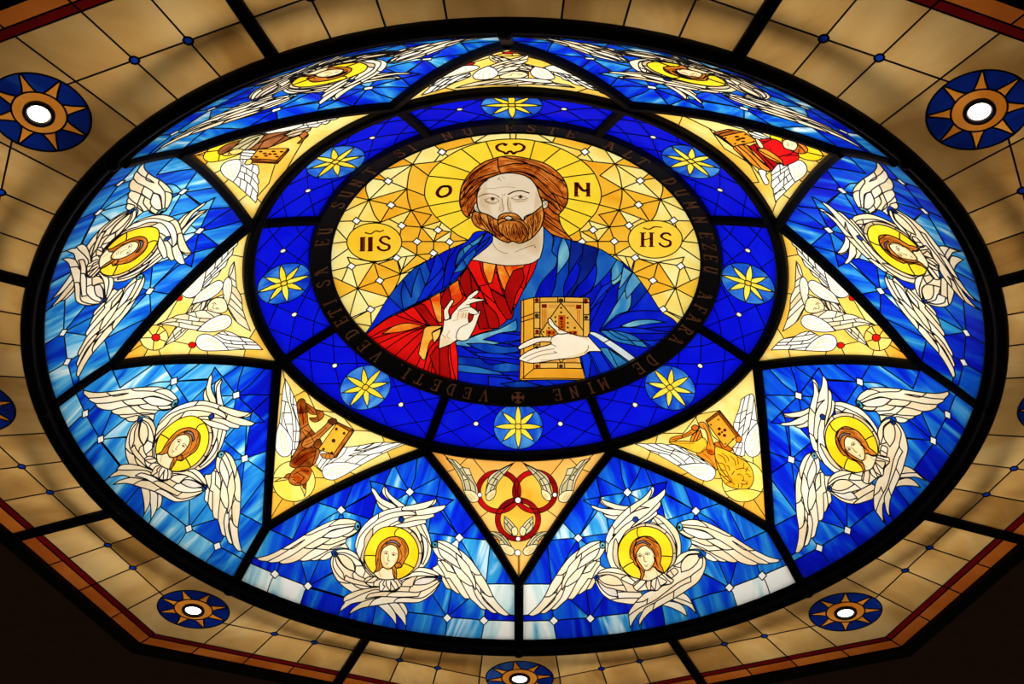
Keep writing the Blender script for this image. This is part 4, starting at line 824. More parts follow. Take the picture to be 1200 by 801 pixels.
Q.sh('lion_orange', 'animal_pane', "92 278 110 260 200 235 260 195 292 185 298 205 240 245 150 275 95 300").ink("110 275 190 250 250 220", .003, 'strand')
Q.sh('lion_gold', 'animal_pane', "92 300 130 288 200 285 260 290 310 262 345 270 362 310 350 345 300 372 230 350 160 320").ink("130 298 200 300 270 300; 320 360 350 330", .003, 'ink_soft')
Q.sh('lion_orange', 'animal_pane', "240 285 255 245 300 212 322 230 312 268 270 290").ct("260 285 290 220; 285 280 310 225").sh('lion_red', 'animal_pane', "248 190 268 170 295 178 298 200 270 212")
Q.sh('lion_orange', 'animal_pane', "300 160 325 148 350 160 375 210 395 270 418 340 405 385 370 372 356 335 368 280 350 210 315 188").ink("330 165 365 230 385 320", .003, 'ink_soft').wash("360 340 410 350 405 385 370 372", 'dark_wash')
Q.sh('lion_red', 'animal_pane', "415 300 470 295 520 325 545 350 500 360 440 335").ct("450 300 480 350")
Q.sh('book_gold', 'book_pane', "360 155 447 92 572 255 490 332", st=True).dot('jewel_red_paint', -1, (450, 197, 13, 12), (490, 206, 13, 12), (450, 234, 13, 12), (488, 244, 13, 12)).dot('jewel_paint_green', -1, (390, 167, 7, 7), (444, 131, 7, 7), (549, 271, 7, 7), (495, 305, 7, 7), (470, 220, 8, 8)).sh('ox_brown', 'book_pane', "360 155 352 138 452 65 598 248 572 256 447 92", st=True).ct("447 92 452 65; 455 80 585 250")
Q.sh('lion_orange', 'animal_pane', "572 265 590 250 612 262 610 285 590 298 572 288")
Q.sh('lion_gold', 'mane', "422 328 470 340 540 370 600 410 650 440 685 490 698 550 690 590 665 625 610 634 540 622 490 592 455 530 428 450 418 390").ct("430 350 470 420 500 480; 480 345 520 420 545 480; 425 420 470 500 520 560; 540 372 560 430 575 480; 600 410 600 470 620 490; 455 520 510 570 560 590").ink("440 380 480 400 500 440; 440 440 480 450 500 490; 470 370 510 400 520 430; 530 390 560 420 570 460; 455 490 500 500 520 540; 480 540 520 540 545 570; 580 400 590 450; 630 440 625 480; 660 470 640 510; 500 590 540 580 560 600; 610 620 620 590; 650 600 650 570; 680 540 660 540; 590 620 590 590; 560 500 540 530; 500 460 520 470 525 500", .0042, 'dark_wash').ink("580 530 600 520 610 535; 640 525 655 520 665 532; 620 530 628 560 615 570 640 572; 605 590 630 597 655 588; 570 490 620 480 670 500", .0034, 'strand')
Q.solve().crop(770, 470, 6.16).recolor('tri_orange', "780 770 680 770 800 700 760 720 640 780 810 780 720 790")
# ---- eagle
E = tri(135)
E.crop(210, 120, 5.217).ct("0 330 150 320; 60 340 190 290 330 235; 230 240 220 285; 120 440 170 365; 180 450 255 410; 260 505 310 460; 360 605 410 565; 480 570 560 480; 550 490 590 365; 560 480 580 470; 480 590 490 600; 740 280 830 180 880 160; 985 110 1010 75; 1000 80 1100 60; 640 440 700 330", st=True)
E.sh('halo', 'halo_pane', "146 332 180 285 260 240 360 210 490 182 470 240 400 290 380 310 300 340 240 357 180 362").ct("170 300 260 290; 240 355 250 300")
E.crop(215, 125, 6.16).sh(WH, 'feather', "425 310c 525 322 480 400 535 420c 545 470 530 500c 545 540 535 560c 540 610 530 640c 530 670 520 690c 440 615 355 540c 400 480 405 380").ct("415 420 470 450 540 500; 400 460 480 500 535 560; 380 500 470 550 530 620; 430 330 515 335; 420 350 500 360; 410 375 490 380; 455 440 455 475; 500 430 490 460; 440 490 440 530; 495 500 485 540; 460 545 450 600; 500 580 490 620; 410 545 405 580; 430 400 430 425; 480 400 500 410", .0034)
E.sh('wing_bulb', 'wing_covert', "357 542c 300 505 268 460 278 420 320 390 380 378 412 390 412 440 388 500").ink("300 410 310 450 345 520; 335 395 345 450 355 510; 375 390 378 450 362 500", .0058, 'bulb_ink')
E.crop(210, 120, 5.217)
E.sh(WH, 'feather', "740 115c 900 88 1012 70c 960 100 930 105c 900 130 870 128c 840 150 800 150 700 172c").ct("760 125 880 105 1000 78; 730 145 850 125 930 105; 830 100 850 125; 900 95 900 115; 780 130 790 150")
E.sh('wing_bulb', 'wing_covert', "522 178 540 158 600 130 700 108 765 115 745 145 680 168 590 188 540 190").ink("550 175 640 145 740 120; 570 182 660 160 730 140", .0058, 'bulb_ink')
E.sh('eagle_brown', 'animal_pane', "470 250 510 205 560 188 700 172 805 150 770 185 700 212 620 245 540 275 420 290 430 262").ct("490 245 600 200 760 165; 560 270 640 210; 480 285 520 230; 640 235 700 205; 700 180 780 170").ink("520 230 600 205 680 190; 600 230 700 195", .003, 'strand')
E.sh('feather_shade', 'feather', "640 200c 700 170 800 150 790 175 720 200 680 210").ct("660 200 780 165")
E.sh('ox_tan', 'claw', "735 205 765 175 790 195 775 215 740 245 722 248 750 220").ct("750 225 775 205")
E.sh('feather_grey', 'feather', "340 258c 400 215 470 195 525 188c 500 225 450 270 410 290 360 288 320 285").ct("370 250 450 210 510 195; 360 280 440 235 500 205; 400 288 460 235")
E.sh('eagle_brown', 'animal_pane', "238 298 255 275 300 252 370 232 340 265 300 295 260 315 240 312").ink("260 295 310 265 350 245", .003, 'strand')
E.sh('ox_pale', 'beak', "262 318 300 300 350 282 392 288 370 308 330 318 290 325").ct("300 300 320 318").dot('ink', -1, (300, 312, 7, 5))
E.sh('book_gold', 'book_pane', "435 342 482 285 668 280 597 352", st=True).dot('jewel_paint_green', -1, (497, 298, 13, 6), (470, 330, 13, 6), (625, 298, 13, 6), (597, 328, 13, 6), (575, 296, 14, 6), (530, 322, 14, 6), (585, 312, 14, 6), (522, 308, 14, 6)).dot('jewel_paint_red', -1, (553, 312, 13, 7)).sh('ox_brown', 'book_pane', "435 342 438 366 600 372 672 290 668 280 597 352", st=True).ct("597 352 600 372; 436 352 598 360 670 285")
E.sh('ox_pale', 'claw', "400 372 420 345 445 350 440 372 415 380")
E.solve().crop(210, 120, 5.217).recolor('tri_orange', "60 320 40 330 100 350 120 400 80 360 180 270")
# ---- angel
A = tri(-135)
A.crop(840, 130, 6.673).ct("120 240 250 395; 250 395 330 555; 250 395 280 430; 330 555 380 578; 330 555 280 560; 380 578 435 605; 435 605 435 620; 440 780 465 710; 525 655 580 690; 660 545 700 575; 705 465 775 495; 690 340 850 430; 780 275 850 280; 825 345 920 375; 350 155 370 110; 350 155 370 200 420 210; 760 385 790 360; 395 490 430 460; 330 90 360 115; 0 270 60 300", st=True)
A.crop(770, 115, 5.4545).ct("150 60 165 110; 165 110 145 155; 165 110 380 215; 360 225 430 320; 430 320 600 420; 400 330 430 320; 490 320 600 430 660 540", st=True)
A.crop(840, 130, 6.673).sh('halo', 'halo_pane', "418 190 435 160 500 158 600 185 690 225 770 275 828 335 818 372 760 388 680 372 600 330 500 250 430 225").ct("440 175 530 210; 672 215 670 260; 700 320 828 350")
A.sh(WH, 'feather', "-100 40c 0 15 120 35 240 75 330 110 350 135 345 155 300 160 240 150 130 120 20 90c").ct("0 40 120 75 240 110; 60 35 150 65 280 100; -40 50 40 80 150 110 240 140; 100 60 90 90; 180 80 160 105; 230 90 210 130; 30 45 20 75", .003)
A.sh('wing_bulb', 'wing_covert', "210 95c 280 95 340 120 352 145 330 160 260 150 190 120").ink("240 110 300 125 340 145; 230 120 290 140", .0058, 'bulb_ink')
A.sh(WH, 'feather', "240 160c 330 165 430 215c 380 215 320 225 280 200").ct("270 165 400 210; 260 180 360 215")
A.sh(WH, 'feather', "560 428c 490 412 430 460 428 510 430 540c 425 580 440 610c 445 650 460 710c 530 640 615 555c 590 500").ct("435 500 500 460 550 430; 430 550 490 500 560 450; 440 610 500 550 580 480; 450 660 520 590 600 520; 495 450 500 495; 480 510 495 550; 530 480 525 560; 520 590 540 620; 545 520 560 560; 460 640 500 620", .0034)
A.sh('wing_bulb', 'wing_covert', "555 428c 600 390 660 385 700 425 705 470 675 515 613 555c 580 500").ink("590 420 605 460 620 530; 630 405 645 450 635 520; 665 410 685 450 660 510", .0058, 'bulb_ink')
A.sh('robe_orange', 'garment_pane', "128 282 200 262 260 275 300 320 380 370 440 420 430 460 390 468 330 450 250 395 180 335").ct("170 275 260 350 350 450; 210 268 300 350 400 430; 150 285 230 370; 245 275 330 380 420 450").sh('red_dark', 'garment_pane', "250 280c 320 255 380 330 480 410c 430 470c 360 380 300 320").ct("300 270 380 370 450 440")
A.sh(WH, 'foot', "325 462 360 455 388 475 385 505 408 550 400 572 375 570 350 525")
A.sh('red', 'garment_pane', "320 222c 430 215 500 240 545 290 610 320 642 345 635 380 580 410 520 428c 490 375 400 320 330 298 350 260").ct("430 220 350 260; 480 360 560 340 640 350; 500 370 520 420; 330 235 420 240; 560 340 600 320").ink("540 350 580 345 620 360; 380 250 440 300", .003, 'ink')
A.sh('robe_orange', 'garment_pane', "310 300c 370 290 450 335 510 385 522 420c 450 390 370 350").ct("330 305 430 360 520 415")
A.sh('hair_dark', 'hair', "512 212 545 200 620 225 680 260 712 295 700 325 650 332 610 320 600 295 630 270 590 240 530 225 515 240").ct("600 230 660 280 690 320").ink("640 260 680 300; 650 290 640 325", .003, 'strand')
A.sh('skin', 'face', "515 255 525 228 570 220 615 238 632 270 610 305 570 302 530 285").ink("545 232 560 238; 585 250 600 258; 560 245 562 270; 555 285 575 288; 535 250 545 255", .0025, 'ink')
A.sh('book_gold', 'book_pane', "38 198 212 160 318 235 130 275", st=True).dot('jewel_paint_green', -1, (158, 198, 20, 9), (205, 210, 20, 9), (165, 222, 18, 8), (208, 235, 18, 8), (182, 214, 12, 8)).dot('jewel_paint_red', -1, (70, 207, 10, 7), (225, 180, 10, 7), (145, 252, 10, 7), (290, 232, 10, 7)).sh('ox_brown', 'book_pane', "38 198 -30 170 90 140 212 160", st=True).ct("0 185 120 150").sh('ox_brown', 'book_pane', "38 198 -30 170 120 275 130 275", st=True).ct("0 180 125 275")
A.sh('skin', 'hand', "300 212 325 220 350 245 368 280 345 288 320 262")
A.solve().crop(840, 130, 6.673).recolor('tri_orange', "920 340 880 310 870 350 900 300 950 330")
# ---- three rings
Rg = tri(0, 'tri_amber', 'amber_pane'); Rg.crop(500, 520, 4.71)
Rg.ct("240 62 325 165; 185 115 240 62; 240 62 235 50; 60 30 120 80; 110 155 150 140; 280 415 335 375; 235 320 205 350; 330 520 375 525; 410 630 430 605; 500 85 470 115; 505 620 505 790", mir=True)
rings = []
for cx, cy in ((395, 263), (599, 262), (504, 416)):
    rr = []
    for rx, ry in ((126, 121), (98, 95)):
        P = catmull(Rg._el(cx, cy, rx, ry, n=40), True); Rg.ln(np.concatenate([P, P[:1]])); rr.append(P)
    rings.append(rr)
def mwing(mat_f, outline, cuts, bulb, binks):
    for m in (1, -1):
        P, cor = Rg.parse(outline); Rg.poly(mat_f, 'feather', spline(P, cor, True)*[m, 1])
        for q in cuts.split(';'):
            P, cor = Rg.parse(q); Rg.ln(spline(P, cor, False)*[m, 1])
        P, cor = Rg.parse(bulb); Rg.poly('feather_warm', 'wing_covert', spline(P, cor, True)*[m, 1])
        for q in binks.split(';'):
            P, cor = Rg.parse(q); Rg.items[-1]['ink'].append((spline(P, cor, False)*[m, 1], .0058, 'bulb_ink', ''))
mwing('feather_grey', "108 78c 160 92 195 125 235 135c 255 190 280 240 284 285c 240 262 205 262c 190 200 150 130", "115 85 165 130 200 190 215 255; 150 100 190 150 230 200 245 262; 195 125 225 180 265 230 270 275; 170 145 195 130; 185 175 215 165; 200 200 240 190; 215 170 250 170", "203 255c 250 258 285 285 282 315 245 320 220 290", "225 275 255 310; 240 270 268 305")
mwing('feather_grey', "482 103c 410 138 350 175 332 230 322 282c 350 270 378 262c 390 220 430 165", "475 108 400 170 360 230 345 275; 460 115 400 150 350 200 330 250; 400 145 420 165; 365 185 395 200; 345 220 375 230; 385 215 365 262", "328 302 338 270 380 250 376 288 348 312", "345 295 362 270; 355 300 370 275")
mwing('feather_grey', "430 398c 470 430 500 475c 470 460 470 500c 435 470 428 430", "432 410 460 440 480 465; 430 430 460 470; 450 425 440 450", "468 470 490 455 503 475 500 500 478 505", "480 470 488 495")
mwing('feather_grey', "328 480c 400 488 440 520 468 562c 430 560 405 560c 390 520", "335 485 400 515 440 562; 375 485 420 515 455 562; 390 540 420 525; 400 500 430 505", "402 555c 440 555 478 575 485 600 465 615 430 600", "425 570 460 605; 440 565 470 595")
for g in ((293, 280, 13), (707, 280, 13), (504, 310, 17), (505, 523, 13), (503, 600, 17)): Rg.el('white', 'gem', *g)
Rg.solve()
for n, (m, nm, fs, k, c) in enumerate(Rg.regs):
    if k: continue
    ins_o = [inside(c[None], r[0])[0] for r in rings]; ins_i = [inside(c[None], r[1])[0] for r in rings]
    if any(o and not i for o, i in zip(ins_o, ins_i)): Rg.regs[n] = ('ring_red', 'ring_pane', fs, k, c)
    elif any(ins_i): Rg.regs[n] = ('tri_orange', nm, fs, k, c)
    elif c[1] > s_of(1.2): Rg.regs[n] = ('tri_orange', nm, fs, k, c)

# ---------------------------------------------------------------- cartoon: blue ring segment with a star roundel
s_in, s_out = s_of(R_TO-.011), s_of(R_BO+.013)
bseg = [pol(s_in, -22.5+45*i/16) for i in range(17)] + [pol(s_out, 22.5-45*i/16) for i in range(17)]
B = Fig(inset(bseg), 'ring_blue', 'blue_pane', w=.0036, reach=.03)
B.crop(495, 460, 5.4545).ct("165 40 335 190; 335 190 480 104; 335 190 480 298; 335 190 185 245 60 285; 330 62 240 105 115 138; 385 66 475 138; 90 170 185 245 310 354; 310 354 475 262", mir=True)
sm = .835; RR = .0985
def circ(r, n=36, s0=sm): return np.array([(r*math.sin(2*math.pi*i/n), s0+r*math.cos(2*math.pi*i/n)) for i in range(n)])
for a in (-11.6, 11.6):
    c = np.array(pol(sm, a)); B.poly('cream_white', 'dot', catmull(circ(.0105, 14)-[0, sm]+c, True))
B.poly('roundel_blue', 'roundel_pane', catmull(circ(RR), True))
def densify(P): return np.concatenate([resample(P[i], P[(i+1) % len(P)]) for i in range(len(P))])
def petal(ang, r0, r1, hw):
    t = np.linspace(0, 1, 10); wv = hw*np.sin(math.pi*(.22+.78*t))
    return rot2(np.concatenate([np.stack([wv, r0+(r1-r0)*t], 1), np.stack([-wv, r0+(r1-r0)*t], 1)[::-1][1:]]), ang) + [0, sm]
for k in range(8):
    a = k*45; B.ln([np.array([0, sm])+rot2([[0, .01]], a)[0], np.array([0, sm])+rot2([[0, RR+.004]], a)[0]])
for k in (1, 3, 5, 7, 0, 2, 4, 6):
    B.poly('star_gold', 'star_ray', densify(petal(k*45, .004, 0.089 if k % 2 else RR-.001, .0118)))
B.poly('star_core', 'star_core', catmull(circ(.0125, 12), True))
B.solve()

# ---------------------------------------------------------------- cartoon: ceiling panel round one corner of the octagon
def oct_r(p, a): return p/math.cos(math.radians(22.5-abs(a)))       # the octagon of apothem p, seen from one of its corners
P_RED0, P_RED1, P_ORG, P_BLK = 1.880, 1.911, 1.977, 2.028
L = Fig(inset([pol(R_RIMI+.03, -22.5+45*i/12) for i in range(13)] + [pol(P_ORG+.012, 22.5), pol(oct_r(P_ORG+.012, 0), 0), pol(P_ORG+.012, -22.5)]), 'cream', 'cream_pane', conv=lambda q: np.asarray(q, float), w=.006, reach=.06)
for a in (5.3, 11.1, 16.5):
    for m in (1, -1): L.ln([pol(1.5, a*m), pol(1.7, a*m), pol(oct_r(P_ORG, a)+.02, a*m)])
for m in (1, -1): L.ln([pol(1.695, 22.5*m), pol(oct_r(1.695, 5)-.0, 5*m)])
def octband(p0, p1): return np.array([pol(p0, -22.6), pol(oct_r(p0, 0), 0), pol(p0, 22.6), pol(p1, 22.6), pol(oct_r(p1, 0), 0), pol(p1, -22.6)])
L.poly('border_red', 'red_border', densify(octband(P_RED0, P_RED1))).ln([pol(1.9, 0), pol(2.2, 0)])
for a in (11.1, ):
    for m in (1, -1): L.ln([pol(1.8, a*m), pol(2.2, a*m)])
L.poly('border_orange', 'orange_border', densify(octband(P_RED1, P_ORG+.02)))
for a in (5.3, 11.1, 16.5):
    for m in (1, -1): L.ln([pol(1.88, a*m), pol(2.2, a*m)])
L.ln([pol(1.9, 0), pol(2.25, 0)])
for a in (11.1, 16.5):
    for m in (1, -1):
        c = np.array(pol(oct_r(1.695, a), a*m)); L.poly('cabochon_blue', 'cabochon', catmull(circ(.0125, 12)-[0, sm]+c, True))
ros = lambda P: np.asarray(P)-[0, sm]+[0, R_ROS]
L.poly('rosette_blue', 'rosette_pane', catmull(ros(circ(.138)), True))
for k in range(8):
    t = np.array([[-.019, .066], [-.0115, .095], [0, .1375], [.012, .095], [.019, .066], [0, .06]])
    L.poly('rosette_amber', 'rosette_ray', catmull(rot2(t, k*45+8)+[0, R_ROS], True))
L.poly('rosette_amber', 'rosette_ring', catmull(ros(circ(.074)), True))
for k in range(4): L.ln([np.array([0, R_ROS])+rot2([[0, .03]], k*90+8)[0], np.array([0, R_ROS])+rot2([[0, .08]], k*90+8)[0]])
L.solve()

# ---------------------------------------------------------------- iron frame: sections swept over the dome
def sweep(path, prof, xyz=uv_xyz, closed=False):
    """path in the chart, prof = [(across, off), ...] closed section"""
    P = np.asarray(path, float); n = len(P); V, F = [], []
    for i in range(n):
        a = P[(i-1) % n] if (closed or i) else P[0]; b = P[(i+1) % n] if (closed or i < n-1) else P[-1]
        d = b-a; d /= np.hypot(*d); nn = np.array([-d[1], d[0]])
        for w_, o in prof: V.append(xyz(np.array([P[i]+nn*w_]), o)[0])
    m = len(prof)
    for i in range(n if closed else n-1):
        j = (i+1) % n
        for k in range(m):
            l = (k+1) % m; F.append((i*m+k, j*m+k, j*m+l, i*m+l))
    if not closed: F += [tuple(range(m))[::-1], tuple((n-1)*m+k for k in range(m))]
    return np.array(V), F
def barprof(w, d, up=.012): h = w/2; return [(-h, up), (h, up), (h, -d*.55), (h*.62, -d), (-h*.62, -d), (-h, -d*.55)]
def line(a, b, n=10): a, b = np.array(a), np.array(b); return [a+(b-a)*t for t in np.linspace(0, 1, n)]
def part(name, V, F, mat, parent, smooth=False): return obj(name, mesh(name, V, F, [mat], smooth=smooth), parent)
def ringpath(s, n=120): return [pol(s, 360*i/n) for i in range(n)]

frame = empty('dome_ironwork', (0, 0, 0), 0, 'black iron star, rings and moulded rim holding the stained glass dome', 'ironwork')
for k in range(8):
    a = 45*k
    for m in (1, -1): part('star_bar', *sweep(line(pol(S_TIP, a), pol(S_VAL, a+22.5*m), 14), barprof(.035, .022)), 'iron', frame)
    part('radial_bar', *sweep(line(pol(S_TIP-.012, a), pol(s_of(R_RIMI)+.006, a), 6), barprof(.041, .013)), 'iron', frame)
    part('ring_bar', *sweep(line(pol(s_of(R_TO)-.004, a+22.5), pol(s_of(R_BO)+.006, a+22.5), 6), barprof(.034, .02)), 'iron', frame)
part('star_ring', *sweep(ringpath(s_of(R_BO)+.021), [(-.021, .012), (.021, .012), (.021, -.016), (.012, -.026), (-.010, -.026), (-.021, -.014)], closed=True), 'iron', frame)
# rim at the foot of the dome, with its bosses
def lathe(prof, n=144):
    V, F = [], []; m = len(prof)
    for i in range(n):
        a = 2*math.pi*i/n
        V += [(r*math.sin(a), r*math.cos(a), z) for r, z in prof]
    for i in range(n):
        j = (i+1) % n
        F += [(i*m+k, i*m+(k+1) % m, j*m+(k+1) % m, j*m+k) for k in range(m)]
    return np.array(V), F
z0 = float(uv_xyz([pol(s_of(R_RIMI), 0)])[0][2])
rim = [(1.5005, z0+.012), (1.5005, z0-.004), (1.504, z0-.010), (1.516, z0-.013), (1.522, z0-.007), (1.527, -.004)]
rim += [(1.5485+.0225*math.cos(t), -.008+.02*math.sin(t)) for t in np.linspace(math.pi, 2*math.pi, 9)] + [(1.571, .02), (1.55, .03)]
rm = frame
part('rim_moulding', *lathe(rim), 'iron', rm, True)
def uvball(c, r, sz=1., n=14, m=7):
    V, F = [], []
    for i in range(m+1):
        t = math.pi*i/m
        for j in range(n):
            p = 2*math.pi*j/n; V.append((c[0]+r*math.sin(t)*math.cos(p), c[1]+r*math.sin(t)*math.sin(p), c[2]+r*sz*math.cos(t)))
    for i in range(m):
        for j in range(n): F.append((i*n+j, i*n+(j+1) % n, (i+1)*n+(j+1) % n, (i+1)*n+j))
    return np.array(V), F
for k in range(8):
    x, y = pol(1.541, 45*k); part('boss', *uvball((x, y, -.022), .022, .8), 'iron', rm, True)

# ---------------------------------------------------------------- lettered band
band = empty('lettered_band', (0, 0, 0), 0, 'black band round the central medallion with a circle of raised brown letters', 'band')
s0, s1 = s_of(R_TI), s_of(R_TO); sm_t = (s0+s1)/2; hw = (s1-s0)/2
part('band_plate', *sweep(ringpath(sm_t), [(-hw, .012), (hw, .012), (hw, -.018), (hw-.006, -.02), (hw-.009, -.012), (-hw+.006, -.012), (-hw+.003, -.016), (-hw, -.014)], closed=True), 'iron_band', band)
G_ = {  # strokes in a box 0..1 wide, 0..1 high; (width, points)
 'V': [(2, '.1 1 .45 0'), (1, '.45 0 .85 1'), (1, '-.05 1 .3 1'), (1, '.7 1 1 1')],
 'E': [(2, '.2 0 .2 1'), (1, '.05 1 .85 1 .85 .82'), (1, '.2 .5 .65 .5 .65 .6 .65 .4'), (1, '.05 0 .85 0 .9 .2')],
 'D': [(2, '.2 0 .2 1'), (1.6, '.05 1 .6 .95 .9 .5 .6 .05 .05 0')],
 'T': [(2, '.5 0 .5 .95'), (1.3, '.0 .78 .08 .98 .5 .93 .92 .98 1 .78'), (1, '.3 0 .7 0')],
 'I': [(2, '.5 0 .5 1'), (1, '.25 1 .75 1'), (1, '.25 0 .75 0')],
 'S': [(1.7, '.85 .78 .65 .98 .3 .95 .18 .75 .45 .55 .75 .38 .78 .12 .5 0 .15 .08 .1 .25')],
 'A': [(1, '.1 0 .35 .9'), (2, '.35 .95 .85 0'), (1, '.05 .75 .1 1 .4 .95'), (1, '.2 .35 .6 .35'), (1, '-.05 0 .25 0'), (1, '.7 0 1 0')],
 'U': [(2, '.2 1 .2 .25 .45 0 .7 .1 .8 .3'), (1.6, '.8 1 .8 0'), (1, '.02 1 .35 1'), (1, '.65 1 .95 1')],
 'N': [(2, '.18 0 .18 1'), (1.4, '.2 .95 .8 .1'), (2, '.82 0 .82 1'), (1, '0 0 .35 0'), (1, '.65 1 1 1')],
 'L': [(2, '.25 0 .25 1'), (1, '.08 1 .45 1'), (1.2, '.05 0 .85 0 .92 .25')],
 'M': [(2, '.12 0 .15 1'), (1.3, '.15 .95 .5 .3 .85 .95'), (2, '.88 1 .9 0'), (1, '-.02 0 .25 0'), (1, '.75 0 1.02 0')],
 'Z': [(1.2, '.1 .8 .12 1 .85 1'), (2, '.85 1 .15 0'), (1.2, '.15 0 .88 0 .92 .22')],
 'F': [(2, '.25 0 .25 1'), (1.2, '.08 1 .88 1 .9 .8'), (1, '.25 .52 .65 .52 .66 .42'), (1, '.08 0 .45 0')],
 'R': [(2, '.2 0 .2 1'), (1.4, '.05 1 .6 .97 .8 .75 .55 .52 .2 .5'), (1.7, '.45 .5 .85 0 1 .05'), (1, '.03 0 .38 0')],
}
text = [('V', 566.7, 462.5), ('E', 546.7, 460.8), ('D', 528, 454), ('E', 510, 450), ('T', 490, 444), ('I', 474, 438), ('V', 437.5, 417.5), ('E', 422.5, 405), ('D', 407.5, 391), ('E', 395, 376), ('T', 387.5, 365), ('I', 380, 354),
 ('S', 372.5, 331), ('A', 373.7, 315), ('E', 376, 281), ('U', 381, 267.5), ('S', 394.7, 236.6), ('U', 405, 224), ('N', 418, 211), ('T', 435, 198), ('S', 469.6, 176.7), ('I', 484, 170), ('N', 525, 157), ('U', 549, 152), ('E', 598, 148), ('S', 623, 148), ('T', 646.7, 151), ('E', 670, 154),
 ('A', 713, 170), ('L', 735, 179), ('T', 752, 186), ('D', 782, 209.8), ('U', 795, 222.8), ('M', 807, 237), ('N', 819.4, 254), ('E', 827, 272.5), ('Z', 832, 286), ('E', 834, 299), ('U', 834, 313), ('A', 828.4, 345), ('F', 824, 360), ('A', 816, 372.5), ('R', 806, 385), ('A', 794, 397),
 ('D', 767.5, 423.3), ('E', 752.5, 433), ('M', 708, 447.5), ('I', 693, 452.5), ('N', 673, 456.7), ('E', 654, 461.7)]
LH, LW, LT = .047, .040, .0036
dng = set()
for ch, x, y in text:
    uv = px_uv([(x, y)])[0]; a = math.degrees(math.atan2(uv[0], uv[1])); V, F = [], []
    for wd, t in G_[ch]:
        t = [float(v) for v in t.split()]
        P = np.array([(-(px_-.5)*LW*.82, (py_-.5)*LH) for px_, py_ in zip(t[0::2], t[1::2])])   # tops point outward, read clockwise from below
        if len(P) > 4: P = rdp(catmull(P), .0006)
        P = P + [0, sm_t]; strip(rot2(P, a), LT*wd, .003, V, F, uv_xyz, -.0118)
    part('letter', np.array(V), F, 'letter_bronze', band)
V, F = [], []
for k in range(4):
    P = rot2(np.array([(0, .003), (0, .022)]), k*90)+[0, sm_t]; strip(P, .011, .003, V, F, uv_xyz, -.0118)
    P = rot2(np.array([(-.011, .021), (.011, .021)]), k*90)+[0, sm_t]; strip(P, .006, .003, V, F, uv_xyz, -.0118)
part('cross', np.array(V), F, 'letter_bronze', band)
for x, y in ((470, 425),):
    uv = px_uv([(x, y)])[0]; V, F = [], []; strip([uv, uv+[.004, 0]], .006, .003, V, F, uv_xyz, -.0118); part('full_stop', np.array(V), F, 'letter_bronze', band)

def latheat_(prof, n=28): return lathe(prof, n)
# ---------------------------------------------------------------- setting: plaster ceiling with its octagonal opening
def octpts(p): return [pol(p/math.cos(math.pi/8), 45*k) for k in range(8)]
big = 7.0
inn, outp = octpts(P_BLK+.0005), [(big*math.sin(math.radians(45*k)), big*math.cos(math.radians(45*k))) for k in range(8)]
V = [(x, y, -.004) for x, y in inn] + [(x, y, -.004) for x, y in outp]
V += [(x, y, .12) for x, y in inn] + [(x, y, .12) for x, y in outp]
F = []
for k in range(8):
    j = (k+1) % 8; F += [(k, 8+k, 8+j, j), (16+k, 16+j, 24+j, 24+k), (k, j, 16+j, 16+k)]
tag(obj('ceiling', mesh('ceiling', np.array(V), F, ['plaster'])), kind='structure')
of = empty('octagon_ironwork', (0, 0, 0), 0, 'black octagonal iron edging with cross bars round the flat cream glass', 'ironwork')
po, pi_ = octpts(P_BLK), octpts(P_ORG-.004)
for k in range(8):
    j = (k+1) % 8; Q4 = [pi_[k], po[k], po[j], pi_[j]]
    V = [(x, y, -.022) for x, y in Q4] + [(x, y, .03) for x, y in Q4]
    part('octagon_bar', np.array(V), [(0, 1, 2, 3), (7, 6, 5, 4), (0, 4, 5, 1), (1, 5, 6, 2), (2, 6, 7, 3), (3, 7, 4, 0)], 'iron', of)
    part('cross_bar', *sweep(line(pol(1.565, 45*k+22.5), pol(P_BLK-.02, 45*k+22.5), 4), barprof(.036, .022), xyz=flat_xyz), 'iron', of)

# unseen drum, added on the rim to shut the dome's lamps off from the flat glass, and the support ring over the flat glass
tag(part('added_drum_baffle', *latheat_([(1.553, .026), (1.553, 1.9), (1.565, 1.9), (1.565, .022)], 96), 'shade_steel', None), kind='structure')
sring = tag(part('support_ring', *latheat_([(1.668, .105), (1.668, .135), (1.70, .135), (1.70, .105)], 96), 'shade_steel', None), kind='structure')
for k in range(8): part('bracket', *sweep(line(pol(1.560, 45*k+22.5), pol(1.672, 45*k+22.5), 2), [(-.01, .110), (.01, .110), (.01, .130), (-.01, .130)], xyz=flat_xyz), 'shade_steel', sring)   # carry the ring from the drum, above the cross bars

# ---------------------------------------------------------------- panels
names = {0: 'foot', 45: 'foot right', 90: 'right', 135: 'head right', 180: 'head', -135: 'head left', -90: 'left', -45: 'foot left'}
def at_panel(fig, name, ang, cs, label, cat, group=None, mirror=False, xyz=uv_xyz, lead='lead', src=None, swap=None):
    c0 = np.array(cs); rz = -math.radians(ang)
    if src is None: e = empty(name); build(fig, e, xyz=xyz, mirror=mirror, origin=c0, lead=lead)
    else: e = copy_tree(src)
    e.rotation_euler = (0, 0, rz); e.location = Matrix.Rotation(rz, 3, 'Z') @ Vector(c0)
    for q in ('label', 'category', 'group'):
        if q in e: del e[q]
    tag(e, label, cat, group)
    if swap:
        for ch in e.children:
            if ch.material_slots and ch.data.materials[0] and ch.data.materials[0].name in swap:
                ch.material_slots[0].link = 'OBJECT'; ch.material_slots[0].material = MATS[swap[ch.data.materials[0].name]]
    return e
for q in ('sky', 'sky_corner', 'sky_inner'): glass(q, [(5, 20, 190), (200, 240, 255)])
